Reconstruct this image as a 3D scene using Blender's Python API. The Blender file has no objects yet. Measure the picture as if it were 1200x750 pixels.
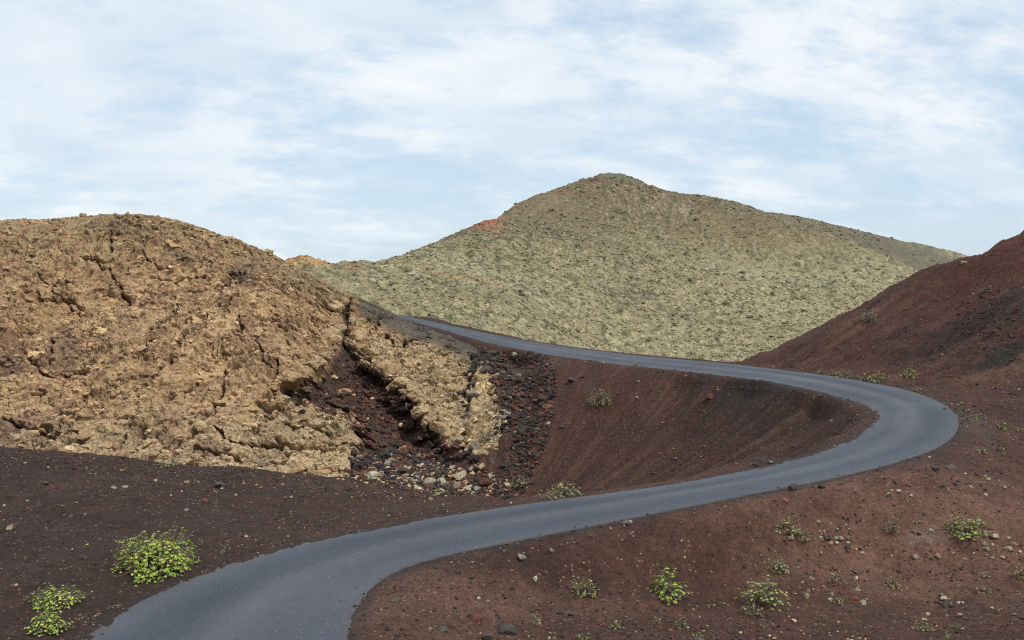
import bpy, math, random
import numpy as np
from mathutils import Vector, Matrix
random.seed(7)
RNG = np.random.default_rng(7)
F = 1150.0
TH = math.atan(57 / F)
HZ = 318.0
COL = bpy.context.scene.collection

# ------------------------------------------------------------------ maths helpers
def ray(px, py):
    px = np.asarray(px, float); py = np.asarray(py, float)
    x = (px - 600) / F; y = -(py - 375) / F
    c, s = math.cos(TH), math.sin(TH)
    d = c + y * s
    return x / d, (y * c - s) / d            # per metre of forward distance

def P(px, py, d):
    rx, rz = ray(px, py)
    return (float(rx) * d, float(d), float(rz) * d)

def pix(X, Y, Z):
    c, s = math.cos(TH), math.sin(TH)
    fwd = Y * c - Z * s
    up = Y * s + Z * c
    fwd = np.maximum(fwd, .5)
    return 600 + F * X / fwd, 375 - F * up / fwd

_perm = np.random.default_rng(3).permutation(512).astype(np.int32)
_perm = np.concatenate([_perm, _perm, _perm])
_ga = np.random.default_rng(4).uniform(0, 2 * math.pi, 512)
_g2 = np.stack([np.cos(_ga), np.sin(_ga)], 1).astype(np.float32)

def perlin(x, y):
    x = np.asarray(x, np.float64); y = np.asarray(y, np.float64)
    xi = np.floor(x).astype(np.int64); yi = np.floor(y).astype(np.int64)
    xf = (x - xi).astype(np.float32); yf = (y - yi).astype(np.float32)
    u = xf * xf * xf * (xf * (xf * 6 - 15) + 10); v = yf * yf * yf * (yf * (yf * 6 - 15) + 10)
    def g(dx, dy):
        h = _perm[_perm[(xi + dx) & 511] + ((yi + dy) & 511)]
        gr = _g2[h & 511]
        return gr[..., 0] * (xf - dx) + gr[..., 1] * (yf - dy)
    a = g(0, 0); b = g(1, 0); c = g(0, 1); d = g(1, 1)
    return (a + u * (b - a) + v * (c - a + u * (a - b - c + d))) * 1.5

def fbm(x, y, o=4, ridged=False, gain=.5):
    s = 0; a = 1.0; t = 0
    for k in range(o):
        n = perlin(x + 13.7 * k, y - 7.1 * k)
        if ridged: n = 1 - 2 * np.abs(n)
        s = s + n * a; t += a; a *= gain; x = x * 2.03; y = y * 2.03
    return s / t

def worley(x, y, second=True):
    xi = np.floor(x).astype(np.int64); yi = np.floor(y).astype(np.int64)
    f1 = np.full(x.shape, 9., np.float32); f2 = np.full(x.shape, 9., np.float32); idd = np.zeros(x.shape, np.int32)
    for dx in (-1, 0, 1):
        for dy in (-1, 0, 1):
            h = _perm[_perm[(xi + dx) & 511] + ((yi + dy) & 511)]
            ox = _g2[h & 511][..., 0] * .5 + .5; oy = _g2[(h + 77) & 511][..., 1] * .5 + .5
            d = np.hypot(xi + dx + ox - x, yi + dy + oy - y).astype(np.float32)
            n1 = d < f1
            f2 = np.where(n1, f1, np.minimum(f2, d)); idd = np.where(n1, h, idd); f1 = np.where(n1, d, f1)
    return f1, f2, idd

def ss(a, b, x):
    t = np.clip((x - a) / (b - a), 0, 1); return t * t * (3 - 2 * t)

class TPS:
    def __init__(s, pts, lam=.02):
        p = np.array(pts, float); s.c = p[:, :2]; n = len(p)
        s.m = s.c.mean(0); s.sc = 40.; q = (s.c - s.m) / s.sc; s.q = q
        r2 = ((q[:, None] - q[None]) ** 2).sum(2)
        K = .5 * r2 * np.log(r2 + 1e-12) + lam * .01 * np.eye(n)
        A = np.zeros((n + 3, n + 3)); A[:n, :n] = K; A[:n, n] = 1; A[:n, n + 1:] = q
        A[n:, :n] = A[:n, n:].T
        b = np.zeros(n + 3); b[:n] = p[:, 2]
        s.w = np.linalg.solve(A, b); s.n = n
    def __call__(s, X, Y):
        sh = X.shape; X = X.ravel(); Y = Y.ravel(); out = np.empty(len(X))
        for i in range(0, len(X), 40000):
            q = (np.stack([X[i:i + 40000], Y[i:i + 40000]], 1) - s.m) / s.sc
            r2 = (q ** 2).sum(1)[:, None] + (s.q ** 2).sum(1)[None] - 2 * q @ s.q.T
            r2 = np.maximum(r2, 0)
            out[i:i + 40000] = (.5 * r2 * np.log(r2 + 1e-12)) @ s.w[:s.n] + s.w[s.n] + q @ s.w[s.n + 1:]
        return out.reshape(sh)

class Grid2:
    """bilinear lookup of an array sampled on a regular grid"""
    def __init__(s, x0, x1, y0, y1, step, fn):
        s.x0, s.y0, s.st = x0, y0, step
        xs = np.arange(x0, x1 + step, step); ys = np.arange(y0, y1 + step, step)
        X, Y = np.meshgrid(xs, ys); s.a = fn(X, Y); s.nx = len(xs); s.ny = len(ys)
    def __call__(s, X, Y):
        u = np.clip((X - s.x0) / s.st, 0, s.nx - 1.001); v = np.clip((Y - s.y0) / s.st, 0, s.ny - 1.001)
        i = u.astype(int); j = v.astype(int); u = u - i; v = v - j; a = s.a
        return (a[j, i] * (1 - u) + a[j, i + 1] * u) * (1 - v) + (a[j + 1, i] * (1 - u) + a[j + 1, i + 1] * u) * v

# ------------------------------------------------------------------ road line
ZK = ([-40, 14, 27, 42, 62, 85, 103, 118, 128, 140, 150, 400], [-6.6, -7.0, -7.15, -7.8, -9.5, -8.85, -8.0, -6.9, -6.0, -4.9, -4.3, -4.0])
def _zr(y):
    return np.interp(y, *ZK)
_yy = np.linspace(-60, 420, 2400); _zz = _zr(_yy)
_k = np.exp(-np.linspace(-2.5, 2.5, 61) ** 2); _k /= _k.sum()
_zs = np.convolve(np.pad(_zz, 30, 'edge'), _k, 'valid')
def zroad(x, y):
    return np.interp(y, _yy, _zs) + .07 * x

RI = [(5,815),(50,782),(97,750),(138,719),(184,692),(227,679),(259,664),(310,647),(360,635),(400,626),(467,615),(533,603),(600,593),(640,587),(700,580),(800,566),(883,550),(950,533),(983,522),(1007,510),(1020,499),(1026,488),(1022,480),(1013,474),(989,467),(960,460),(893,446),(810,436),(727,427.5),(643,416),(585,405),(540,393),(507,383.5),(473,374),(455,368)]
RO = [(400,815),(402,782),(407,750),(413,717),(430,693),(453,672),(483,660),(517,652),(567,641),(633,628),(683,618),(733,609),(800,594.5),(900,575),(967,562),(1033,547),(1083,532),(1113,517),(1124,500),(1122,487),(1110,476),(1090,466),(1060,456),(977,441),(893,431),(852,426),(747,417),(673,408),(607,398),(557,388),(507,377),(463,368),(450,365)]
def onroad(Pp, n):
    Pp = np.array(Pp, float); L = np.r_[0, np.cumsum(np.hypot(*np.diff(Pp, axis=0).T))]
    t = np.linspace(0, L[-1], n)
    px = np.interp(t, L, Pp[:, 0]); py = np.interp(t, L, Pp[:, 1])
    rx, rz = ray(px, py)
    ts = np.geomspace(8, 300, 3000)
    Z = rz[:, None] * ts; X = rx[:, None] * ts
    below = Z < zroad(X, ts[None] + 0 * X)
    i = below.argmax(1); tt = ts[i]
    return np.stack([rx * tt, tt], 1)
def arc(Pw):
    return np.r_[0, np.cumsum(np.hypot(*np.diff(Pw, axis=0).T))]
def resamp(Pw, n):
    L = arc(Pw); t = np.linspace(0, L[-1], n)
    return np.stack([np.interp(t, L, Pw[:, k]) for k in (0, 1)], 1)
def smooth(a, k):
    w = np.hanning(2 * k + 3)[1:-1]; w /= w.sum()
    if a.ndim == 1:
        ext = np.r_[2 * a[0] - a[k:0:-1], a, 2 * a[-1] - a[-2:-k - 2:-1]]
        return np.convolve(ext, w, 'valid')
    return np.stack([smooth(a[:, j], k) for j in range(a.shape[1])], 1)
Iw = smooth(resamp(onroad(RI, 700), 500), 5); Ow = smooth(resamp(onroad(RO, 700), 500), 5)
# centre line: from inner/outer nearest pairs
near = Iw[((Ow[:, None] - Iw[None]) ** 2).sum(2).argmin(1)]
C0 = resamp(smooth(resamp((near + Ow) / 2, 500), 16), 420)
def seg_hit(c, n, poly, maxw=6.0):
    a = poly[:-1]; b = poly[1:]; e = b - a
    den = n[0] * e[:, 1] - n[1] * e[:, 0]
    den = np.where(np.abs(den) < 1e-9, 1e-9, den)
    w = a - c
    t = (w[:, 0] * e[:, 1] - w[:, 1] * e[:, 0]) / den
    u = (w[:, 0] * n[1] - w[:, 1] * n[0]) / den
    ok = (u >= 0) & (u <= 1) & (t > .3) & (t < maxw)
    return t[ok].min() if ok.any() else np.nan
T = np.gradient(C0, axis=0); T /= np.linalg.norm(T, axis=1)[:, None]
N = np.stack([-T[:, 1], T[:, 0]], 1)       # left of travel = inner side
wl = np.array([seg_hit(c, n, Iw) for c, n in zip(C0, N)]); wr = np.array([seg_hit(c, -n, Ow) for c, n in zip(C0, N)])
for w in (wl, wr):
    ok = ~np.isnan(w); w[~ok] = np.interp(np.flatnonzero(~ok), np.flatnonzero(ok), w[ok])
wl = smooth(wl, 3); wr = smooth(wr, 3)
wl[-12:] = wl[-12]; wr[-12:] = wr[-12]
# carry the road on past both ends, turning gently
def extend(Cc, T0, n, step, turn):
    pts = []; p = Cc.copy(); a = math.atan2(T0[1], T0[0])
    for k in range(n):
        a += turn; p = p + step * np.array([math.cos(a), math.sin(a)]); pts.append(p.copy())
    return pts
pre = extend(C0[0], -T[3], 60, .45, .012)[::-1]
post = extend(C0[-1], T[-4], 70, .45, .006)
RC = np.vstack([pre, C0, post])
RWL = np.r_[np.full(60, wl[0]), wl, np.full(70, wl[-1])]; RWR = np.r_[np.full(60, wr[0]), wr, np.full(70, wr[-1])]
_e = np.arange(len(RC)); RWL = smooth(RWL, 3); RWR = smooth(RWR, 3)
RT = np.gradient(RC, axis=0); RT /= np.linalg.norm(RT, axis=1)[:, None]
RN = np.stack([-RT[:, 1], RT[:, 0]], 1)

def road_sd(X, Y):
    """>0 outside; second value: side (+1 inner)"""
    sh = X.shape; X = X.ravel(); Y = Y.ravel(); o = np.empty(len(X)); sd = np.empty(len(X))
    for i in range(0, len(X), 20000):
        x = X[i:i + 20000]; y = Y[i:i + 20000]
        d2 = (x[:, None] - RC[None, :, 0]) ** 2 + (y[:, None] - RC[None, :, 1]) ** 2
        k = d2.argmin(1); v = np.stack([x, y], 1) - RC[k]
        lat = (v * RN[k]).sum(1)
        w = np.where(lat > 0, RWL[k], RWR[k])
        dd = np.sqrt(d2.min(1)); o[i:i + 20000] = np.where(dd < 8, np.abs(lat) * .999 + np.maximum(0, np.abs((v * RT[k]).sum(1)) - .6), dd) - w; sd[i:i + 20000] = np.sign(lat)
    return np.stack([o, sd], -1).reshape(sh + (2,))
_rg = Grid2(-45, 55, -15, 160, .3, lambda X, Y: road_sd(X, Y)[..., 0])
_rs = Grid2(-45, 55, -15, 160, .3, lambda X, Y: road_sd(X, Y)[..., 1])
def rsd(X, Y): return _rg(X, Y)

# ------------------------------------------------------------------ ground height
gp = []
for poly in (Iw, Ow):
    for p in poly[::14]: gp.append((p[0], p[1], float(zroad(p[0], p[1]))))
for p in list(RC[:60:12]) + list(RC[-70::14]): gp.append((p[0], p[1], float(zroad(p[0], p[1]))))
for q in [(0,522,41),(-150,520,43),(130,535,40),(300,552,39),(440,568,38),(520,579,37.2),(0,600,31),(0,700,22.5),(0,760,19.5),(150,600,30.5),(300,600,32.5),
          (-250,620,30),(-250,760,19),
          # bowl
          (600,575,72),(600,500,80),(600,450,90),(650,450,86),(650,500,78),(700,500,77),(700,570,70),(700,450,82),(800,555,66),(800,500,72.5),(800,460,77),(900,530,61),(900,495,66),(900,465,71),(960,500,60.5),(960,480,64),
          # right foreground
          (600,750,20.5),(800,750,20.5),(1000,750,20.5),(1200,750,20),(1400,750,19),(800,660,27),(1000,650,28.5),(1200,650,28),(1400,650,27),(600,680,25.5),(1000,600,34.5),(1200,575,39.5),(1200,520,48),(1400,540,45),
          # right red hill
          (1180,470,57),(1250,455,60),(1200,430,64.5),(1200,395,70),(1200,340,79),(1200,272,92),(1167,282,95),(1133,298,98),(1100,309,100),(1080,309,99),(1067,319,97),(1033,345,93),(1000,368,90),(967,390,87),(933,411,85),(900,421,84),
          (1130,440,66),(1100,400,78),(1110,350,88),(1035,405,81),(1350,300,80),(1350,200,95),(1500,250,85),(1450,420,62),
          # bank beside the far stretch
          (480,369,146),(520,376,135),(560,386,125),(600,394,119)]:
    gp.append(P(*q))
def PZ(px, d, z):
    return (float(ray(px, 400)[0]) * d, d, z)
for q in [(0,54,-14.5),(-200,54,-14.5),(130,52,-14.5),(300,50,-14.3),(440,49,-14),(520,48,-13.5),(600,50,-14.8),(700,51,-14.8),(800,56,-14.5),(880,56,-12.5),(600,60,-16.5),(700,62,-16.3),
          (0,66,-15.5),(300,64,-16),(450,62,-16.5),(-250,70,-15.5),(0,90,-15.5),(300,90,-16),(450,85,-16.5),(520,85,-16),(100,120,-15.5),(350,120,-15.5),(-300,110,-15.5),
          (560,142,-12),(400,108,-13.5),(450,108,-13),(500,104,-13),(540,98,-14),(560,92,-14.5),(575,84,-15.3),(430,122,-11),(470,118,-10.5),(585,100,-11.5),(650,125,-13),(750,103,-13),(850,104,-13.5),(930,108,-13.5),(1000,114,-12),(1100,124,-10),(1200,120,-5),(1350,120,-4),(580,160,-15),(650,145,-18),(850,145,-20),(1000,150,-20),(1200,150,-14)]:
    gp.append(PZ(*q))
gp += [(0, 0, -1.8), (3, 6, -3.4), (9, 6, -3.9), (20, 5, -3.6), (-4, 5, -4.4), (-25, 8, -6.6), (-20, -5, -6.2), (0, -20, -1.5), (20, -15, -2)]
_tg = TPS(gp, .02)
_tgg = Grid2(-80, 85, -25, 165, .5, _tg)

BOWL = (-1.5, 65.0)
def streak_fields(X, Y):
    """streak noise running down the slopes: bowl (radial) and right hill"""
    ang = np.arctan2(Y - BOWL[1], X - BOWL[0]); r = np.hypot(X - BOWL[0], Y - BOWL[1])
    sb = fbm(ang * 9 + .5 * perlin(X * .12, Y * .12), r * .07, 5, gain=.72)
    c = X * -.50 + Y * .86; a = X * .86 + Y * .50
    sr = fbm(c * .42 + .5 * perlin(X * .08, Y * .08), a * .05, 4, gain=.62)
    return sb, sr

def hitg(px, py):
    rx, rz = ray(px, py); ts = np.geomspace(10, 160, 2500)
    X = float(rx) * ts; zz = _tgg(X, ts); b = float(rz) * ts < zz
    t = ts[b.argmax()] if b.any() else 60.
    return float(rx) * t, t, 0

def masks(X, Y):
    right = ss(0, 5, (X - 20) * .8 + (Y - 62) * .35 - 4) * ss(46, 56, Y)
    r = np.hypot((X - BOWL[0]) / 1.0, (Y - BOWL[1]))
    bowl = ss(42, 50, Y) * (1 - ss(24, 34, np.hypot((X - 8) / 1.25, Y - 68)))
    return right, bowl

def ground_z(X, Y, detail=True):
    z = _tgg(X, Y)
    R = np.hypot(X, Y)
    out = np.maximum(ss(135, 165, R), np.maximum(ss(70, 82, np.abs(X)), ss(5, 22, -Y)))
    z = z * (1 - out) + (-22) * out
    z = np.clip(z, -24, 14)
    sd = rsd(X, Y); 
    right, bowl = masks(X, Y)
    far = 1 - ss(120, 170, R)
    sb, sr = streak_fields(X, Y)
    n = .30 * fbm(X * .12, Y * .12, 3) + .10 * fbm(X * .6 + 5, Y * .6, 3)
    n = n + bowl * (.30 * sb) + right * (.7 * sr + .5 * fbm(X * .16, Y * .16 + 9, 4, ridged=True) - .85 * ss(66, 80, Y) - .3 * ss(45, 52, X))
    # small berm lip with lumps at the left crest
    edge = ss(0., 3.0, sd)
    n = n * (.1 + .9 * edge)
    n = n + .05 * fbm(X * 1.1 + 40, Y * 1.1, 4, ridged=True) * ss(.2, 1.5, sd)
    n = n + (.045 * fbm(X * 2.3, Y * 2.3, 3) + .022 * fbm(X * 9, Y * 9, 2)) * (.35 + .65 * ss(0, .6, sd)) * (1 + 1.2 * right)
    zr = zroad(X, Y)
    side = _rs(X, Y)
    off = np.where(side > 0, .0, -.025)
    drop = (side > 0) * ss(20, 27, X * .9 + Y * .55 + 6) * (1 - ss(58, 66, Y + .3 * X)) * ss(.5, 3.2, sd) * (1 - ss(3.5, 9, sd)) * 1.1
    w = ss(.1, np.where(side > 0, 1.2, 2.2), sd)
    z = z - drop
    z2 = (zr + off) * (1 - w) + z * w
    z2 = z2 + n * far
    # under the road bed, and a ragged shoulder
    under = 1 - ss(-.5, -.22, sd + .10 * fbm(X * 1.1, Y * 1.1, 2) + .05 * perlin(X * 5, Y * 5))
    z2 = z2 * (1 - under) + (zr - .16) * under
    return z2

def grid_mesh(name, X, Y, Z, cols=None, mat=None, wrap=False, smooth_=True):
    ny, nx = X.shape
    me = bpy.data.meshes.new(name)
    v = np.stack([X, Y, Z], -1).reshape(-1, 3).astype(np.float32)
    j, i = np.meshgrid(np.arange(ny - 1), np.arange(nx - (0 if wrap else 1)), indexing='ij')
    i2 = (i + 1) % nx
    f = np.stack([j * nx + i, j * nx + i2, (j + 1) * nx + i2, (j + 1) * nx + i], -1).reshape(-1, 4)
    return raw_mesh(name, v, f, cols, mat, smooth_)

def raw_mesh(name, v, f, cols=None, mat=None, smooth_=False, parent=None):
    me = bpy.data.meshes.new(name)
    f = np.asarray(f, np.int32); k = f.shape[1]
    me.vertices.add(len(v)); me.vertices.foreach_set('co', np.asarray(v, np.float32).ravel())
    me.loops.add(f.size); me.loops.foreach_set('vertex_index', f.ravel())
    me.polygons.add(len(f)); me.polygons.foreach_set('loop_start', np.arange(0, f.size, k, dtype=np.int32))
    me.polygons.foreach_set('use_smooth', np.full(len(f), smooth_))
    me.update(calc_edges=True)
    if cols is not None:
        a = me.color_attributes.new('Col', 'FLOAT_COLOR', 'POINT')
        c = np.ones((len(v), 4), np.float32); c[:, :3] = np.asarray(cols).reshape(-1, 3); a.data.foreach_set('color', c.ravel())
    if mat: me.materials.append(mat)
    o = bpy.data.objects.new(name, me); COL.objects.link(o)
    if parent: o.parent = parent
    return o

# ------------------------------------------------------------------ materials
def newmat(name):
    m = bpy.data.materials.new(name); m.use_nodes = True
    nt = m.node_tree; b = nt.nodes['Principled BSDF']; b.inputs['Specular IOR Level'].default_value = .25
    return m, nt, b
def nd(nt, t, **k):
    n = nt.nodes.new(t)
    for a, v in k.items():
        if a.startswith('_'): n.inputs[a[1:].replace('_', ' ')].default_value = v
        else: setattr(n, a, v)
    return n
def noise(nt, scale, detail=4, rough=.6, vec=None, dist=0):
    n = nt.nodes.new('ShaderNodeTexNoise'); n.inputs['Scale'].default_value = scale; n.inputs['Detail'].default_value = detail
    n.inputs['Roughness'].default_value = rough; n.inputs['Distortion'].default_value = dist
    if vec: nt.links.new(vec, n.inputs['Vector'])
    return n
def ramp(nt, src, stops):
    r = nt.nodes.new('ShaderNodeValToRGB'); cr = r.color_ramp
    while len(cr.elements) < len(stops): cr.elements.new(.5)
    for e, (p, c) in zip(cr.elements, stops):
        e.position = p; e.color = (c, c, c, 1) if isinstance(c, (int, float)) else tuple(c) + (1,)
    nt.links.new(src, r.inputs[0]); return r
def mul(nt, a, b, fac=1., mode='MULTIPLY'):
    m = nt.nodes.new('ShaderNodeMix'); m.data_type = 'RGBA'; m.blend_type = mode
    m.inputs['Factor'].default_value = fac
    nt.links.new(a, m.inputs[6]); nt.links.new(b, m.inputs[7]); return m.outputs[2]

def attr_material(name, fine, amp, bumps, rough=.95, speck=None):
    """vertex colour times layered procedural grain; bumps = [(scale, distance)]"""
    m, nt, b = newmat(name)
    at = nd(nt, 'ShaderNodeVertexColor', layer_name='Col')
    geo = nd(nt, 'ShaderNodeNewGeometry'); pos = geo.outputs['Position']
    col = at.outputs['Color']
    for s, lo, hi in fine:
        n = noise(nt, s, 5, .7, pos); r = ramp(nt, n.outputs['Fac'], [(.3, lo), (.7, hi)])
        col = mul(nt, col, r.outputs[0])
    if speck:
        for sc, thr, c in speck:
            v = nt.nodes.new('ShaderNodeTexVoronoi'); v.inputs['Scale'].default_value = sc; nt.links.new(pos, v.inputs['Vector'])
            sp = nt.nodes.new('ShaderNodeSeparateColor'); nt.links.new(v.outputs['Color'], sp.inputs[0])
            g = nd(nt, 'ShaderNodeMath', operation='GREATER_THAN'); g.inputs[1].default_value = thr; nt.links.new(sp.outputs[0], g.inputs[0])
            l = nd(nt, 'ShaderNodeMath', operation='LESS_THAN'); l.inputs[1].default_value = .42; nt.links.new(v.outputs['Distance'], l.inputs[0])
            mm = nd(nt, 'ShaderNodeMath', operation='MULTIPLY'); nt.links.new(g.outputs[0], mm.inputs[0]); nt.links.new(l.outputs[0], mm.inputs[1])
            mx = nt.nodes.new('ShaderNodeMix'); mx.data_type = 'RGBA'; mx.inputs[7].default_value = tuple(c) + (1,)
            nt.links.new(mm.outputs[0], mx.inputs['Factor']); nt.links.new(col, mx.inputs[6]); col = mx.outputs[2]
    nt.links.new(col, b.inputs['Base Color']); b.inputs['Roughness'].default_value = rough
    prev = None
    for s, dist in bumps:
        n = noise(nt, s, 4, .65, pos); bp = nt.nodes.new('ShaderNodeBump'); bp.inputs['Distance'].default_value = dist
        bp.inputs['Strength'].default_value = 1
        nt.links.new(n.outputs['Fac'], bp.inputs['Height'])
        if prev: nt.links.new(prev, bp.inputs['Normal'])
        prev = bp.outputs[0]
    if prev: nt.links.new(prev, b.inputs['Normal'])
    return m

M_ground = attr_material('volcanic_cinder', [(.35, .8, 1.2), (2.2, .72, 1.28), (9, .62, 1.38), (28, .5, 1.5)], 1, [(3, .12), (9, .08), (26, .035)], .97,
                         speck=[(9, .965, (.16, .075, .05)), (13, .975, (.2, .16, .12)), (7, .96, (.022, .018, .018))])
M_cliff = attr_material('tan_tuff_rock', [(.12, .82, 1.15), (.7, .75, 1.2), (3.2, .62, 1.32), (9, .7, 1.25)], 1, [(.9, .30), (2.6, .28), (7, .12)], .93)
M_hill = attr_material('lichen_hillside', [(.03, .85, 1.15), (.35, .72, 1.22), (1.3, .6, 1.35), (5, .7, 1.25)], 1, [(.5, .4), (1.5, .25), (5, .1)], .95)
M_rock = attr_material('loose_stone', [(6, .6, 1.35), (22, .7, 1.3)], 1, [(5, .04), (18, .015)], .9)
M_leaf = attr_material('fleshy_leaf', [(9, .8, 1.2)], 1, [], .55)
M_twig = attr_material('grey_twig', [(20, .7, 1.3)], 1, [], .9)

def road_material():
    m, nt, b = newmat('worn_asphalt')
    at = nd(nt, 'ShaderNodeVertexColor', layer_name='Col')
    geo = nd(nt, 'ShaderNodeNewGeometry'); pos = geo.outputs['Position']
    n1 = noise(nt, .25, 4, .6, pos); r1 = ramp(nt, n1.outputs['Fac'], [(.3, .86), (.7, 1.14)])
    n2 = noise(nt, 3, 5, .7, pos); r2 = ramp(nt, n2.outputs['Fac'], [(.3, .9), (.7, 1.1)])
    n3 = noise(nt, 38, 3, .7, pos); r3 = ramp(nt, n3.outputs['Fac'], [(.32, .72), (.55, 1.0), (.68, 1.42)])
    col = mul(nt, mul(nt, mul(nt, at.outputs['Color'], r1.outputs[0]), r2.outputs[0]), r3.outputs[0])
    v = nt.nodes.new('ShaderNodeTexVoronoi'); v.inputs['Scale'].default_value = 14; nt.links.new(pos, v.inputs['Vector'])
    sp = nt.nodes.new('ShaderNodeSeparateColor'); nt.links.new(v.outputs['Color'], sp.inputs[0])
    g = nd(nt, 'ShaderNodeMath', operation='GREATER_THAN'); g.inputs[1].default_value = .965; nt.links.new(sp.outputs[0], g.inputs[0])
    l = nd(nt, 'ShaderNodeMath', operation='LESS_THAN'); l.inputs[1].default_value = .25; nt.links.new(v.outputs['Distance'], l.inputs[0])
    mm = nd(nt, 'ShaderNodeMath', operation='MULTIPLY'); nt.links.new(g.outputs[0], mm.inputs[0]); nt.links.new(l.outputs[0], mm.inputs[1])
    mx = nt.nodes.new('ShaderNodeMix'); mx.data_type = 'RGBA'; mx.inputs[7].default_value = (.2, .19, .17, 1)
    nt.links.new(mm.outputs[0], mx.inputs['Factor']); nt.links.new(col, mx.inputs[6])
    nt.links.new(mx.outputs[2], b.inputs['Base Color']); b.inputs['Roughness'].default_value = .72
    b.inputs['Specular IOR Level'].default_value = .35
    bp = nt.nodes.new('ShaderNodeBump'); bp.inputs['Distance'].default_value = .012; nt.links.new(n3.outputs['Fac'], bp.inputs['Height'])
    nt.links.new(bp.outputs[0], b.inputs['Normal'])
    return m
M_road = road_material()

def blob(PX, PY, cx, cy, rx, ry, rot=0., soft=.35, nz=None):
    """soft ellipse in the mesh's own plan coordinates"""
    c, s = math.cos(rot), math.sin(rot)
    u = ((PX - cx) * c + (PY - cy) * s) / rx; v = (-(PX - cx) * s + (PY - cy) * c) / ry
    r = np.hypot(u, v)
    if nz is not None: r = r + nz
    return 1 - ss(1 - soft, 1 + soft, r)
def mixc(c, col, w):
    return c * (1 - w[..., None]) + np.array(col) * w[..., None]

# ------------------------------------------------------------------ ground sheet
def fan_angles(a0, a1, n, coarse):
    fine = np.linspace(a0, a1, n)
    rest = np.linspace(a1, a0 + 2 * math.pi, coarse + 2)[1:-1]
    return np.r_[fine, rest]
A = fan_angles(math.radians(-36), math.radians(36), 1300, 60)       # azimuth from +Y, clockwise
Rr = np.r_[np.linspace(.5, 12, 14), np.geomspace(12.4, 150, 820), np.geomspace(156, 6000, 26)]
AA, RR = np.meshgrid(A, Rr)
GX = np.sin(AA) * RR; GY = np.cos(AA) * RR
GZ = ground_z(GX, GY)
def ground_colour(X, Y, Z):
    right, bowl = masks(X, Y); sb, sr = streak_fields(X, Y)
    n1 = fbm(X * .1 + 3, Y * .1, 4); n2 = fbm(X * .7, Y * .7, 4); n3 = fbm(X * 3, Y * 3, 3)
    c = np.zeros(X.shape + (3,)) + np.array((.098, .047, .037))
    c = mixc(c, (.115, .062, .047), ss(-.1, .5, n1 + .4 * n2) * .7)
    c = mixc(c, (.060, .032, .027), ss(0, .5, -n1 + .5 * n2) * .7)
    c = mixc(c, (.13, .05, .036), ss(.1, .5, n2 + .3 * n3) * .35)
    # left bank, darker and greyer
    left = (1 - ss(-16, 4, X - .1 * Y)) * (1 - ss(44, 50, Y))
    c = mixc(c, (.052, .033, .028), left * .85)
    c = mixc(c, (.085, .043, .033), left * ss(.0, .45, n2 + .3 * n1) * .6)
    # bowl
    cb = np.zeros_like(c) + np.array((.082, .037, .030))
    cb = mixc(cb, (.115, .066, .046), ss(.0, .45, sb + .35 * n2 + .2 * n1) * .7)
    sf = fbm(np.arctan2(Y - BOWL[1], X - BOWL[0]) * 30 + .4 * n1, np.hypot(X, Y) * .05, 3)
    cb = mixc(cb, (.125, .078, .056), ss(.05, .4, sf + .5 * n1 + .3 * n2) * .55)
    cb = mixc(cb, (.042, .023, .02), ss(.08, .42, -sf + .4 * n1 + .3 * n2) * .55)
    cb = mixc(cb, (.052, .027, .023), ss(.05, .45, -sb + .3 * n2) * .65)
    cb = mixc(cb, (.095, .033, .024), ss(0, .4, n2) * .35)
    cb = mixc(cb, (.028, .024, .024), blob(X, Y, 19.6, 70.0, 4.6, 5.2, .3, .6, .9 * sb + .5 * n2) * .9)
    cb = mixc(cb, (.03, .025, .025), blob(X, Y, 22.3, 61.5, 1.6, 3.4, -.1, .6, .8 * n2) * .7)
    c = mixc(c, (0, 0, 0), bowl) + cb * bowl[..., None]
    # right red hill
    cr = np.zeros_like(c) + np.array((.082, .034, .029))
    cr = mixc(cr, (.13, .068, .05), ss(.0, .35, sr) * .6)
    sg = fbm((X * -.50 + Y * .86) * 1.4, (X * .86 + Y * .5) * .12, 3)
    cr = mixc(cr, (.13, .068, .05), ss(.08, .42, sg + .3 * n1) * .55)
    cr = mixc(cr, (.04, .022, .02), ss(.08, .42, -sg) * .7)
    cr = mixc(cr, (.048, .024, .022), ss(.0, .4, -sr) * .7)
    x0, y0, _ = hitg(1160, 440); cr = mixc(cr, (.15, .088, .062), blob(X, Y, x0 + .5, y0, 6, 2.0, .52, .7, 1.1 * sr + .4 * sg) * .6)
    x0, y0, _ = hitg(1188, 412); cr = mixc(cr, (.025, .022, .022), blob(X, Y, x0, y0, 4.4, 1.4, .52, .3, .8 * n2) * .9)
    x0, y0, _ = hitg(1150, 370); cr = mixc(cr, (.032, .02, .02), blob(X, Y, x0, y0, 7, 3.5, .52, .5, 1.4 * n2) * .7)
    x0, y0, _ = hitg(1170, 300); cr = mixc(cr, (.105, .037, .027), blob(X, Y, x0, y0, 8, 5, .5, .6, .6 * n2) * .6)
    c = mixc(c, (0, 0, 0), right) + cr * right[..., None]
    # paler pinkish patches on the near slope
    for px, py, d, rx, ry in [(450, 722, 22.5, 1.6, 1.3), (1075, 625, 31, 2.6, 1.6), (1110, 600, 34, 2.2, 1.0), (985, 650, 28.5, 1.8, 1.0), (1150, 640, 29, 2.0, 1.2), (560, 700, 24, 2.4, .6)]:
        x0, y0, _ = hitg(px, py)
        c = mixc(c, (.20, .105, .08), blob(X, Y, x0, y0, rx * 1.7, ry * 1.7, .2, .7, .9 * n2 + .4 * n3) * .5)
    x0, y0, _ = hitg(1085, 632); c = mixc(c, (.3, .26, .24), blob(X, Y, x0, y0, .6, .3, .1, .6, .8 * n3) * .3)
    # grey grit beside the road edge
    sd = rsd(X, Y); side = _rs(X, Y)
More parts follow.
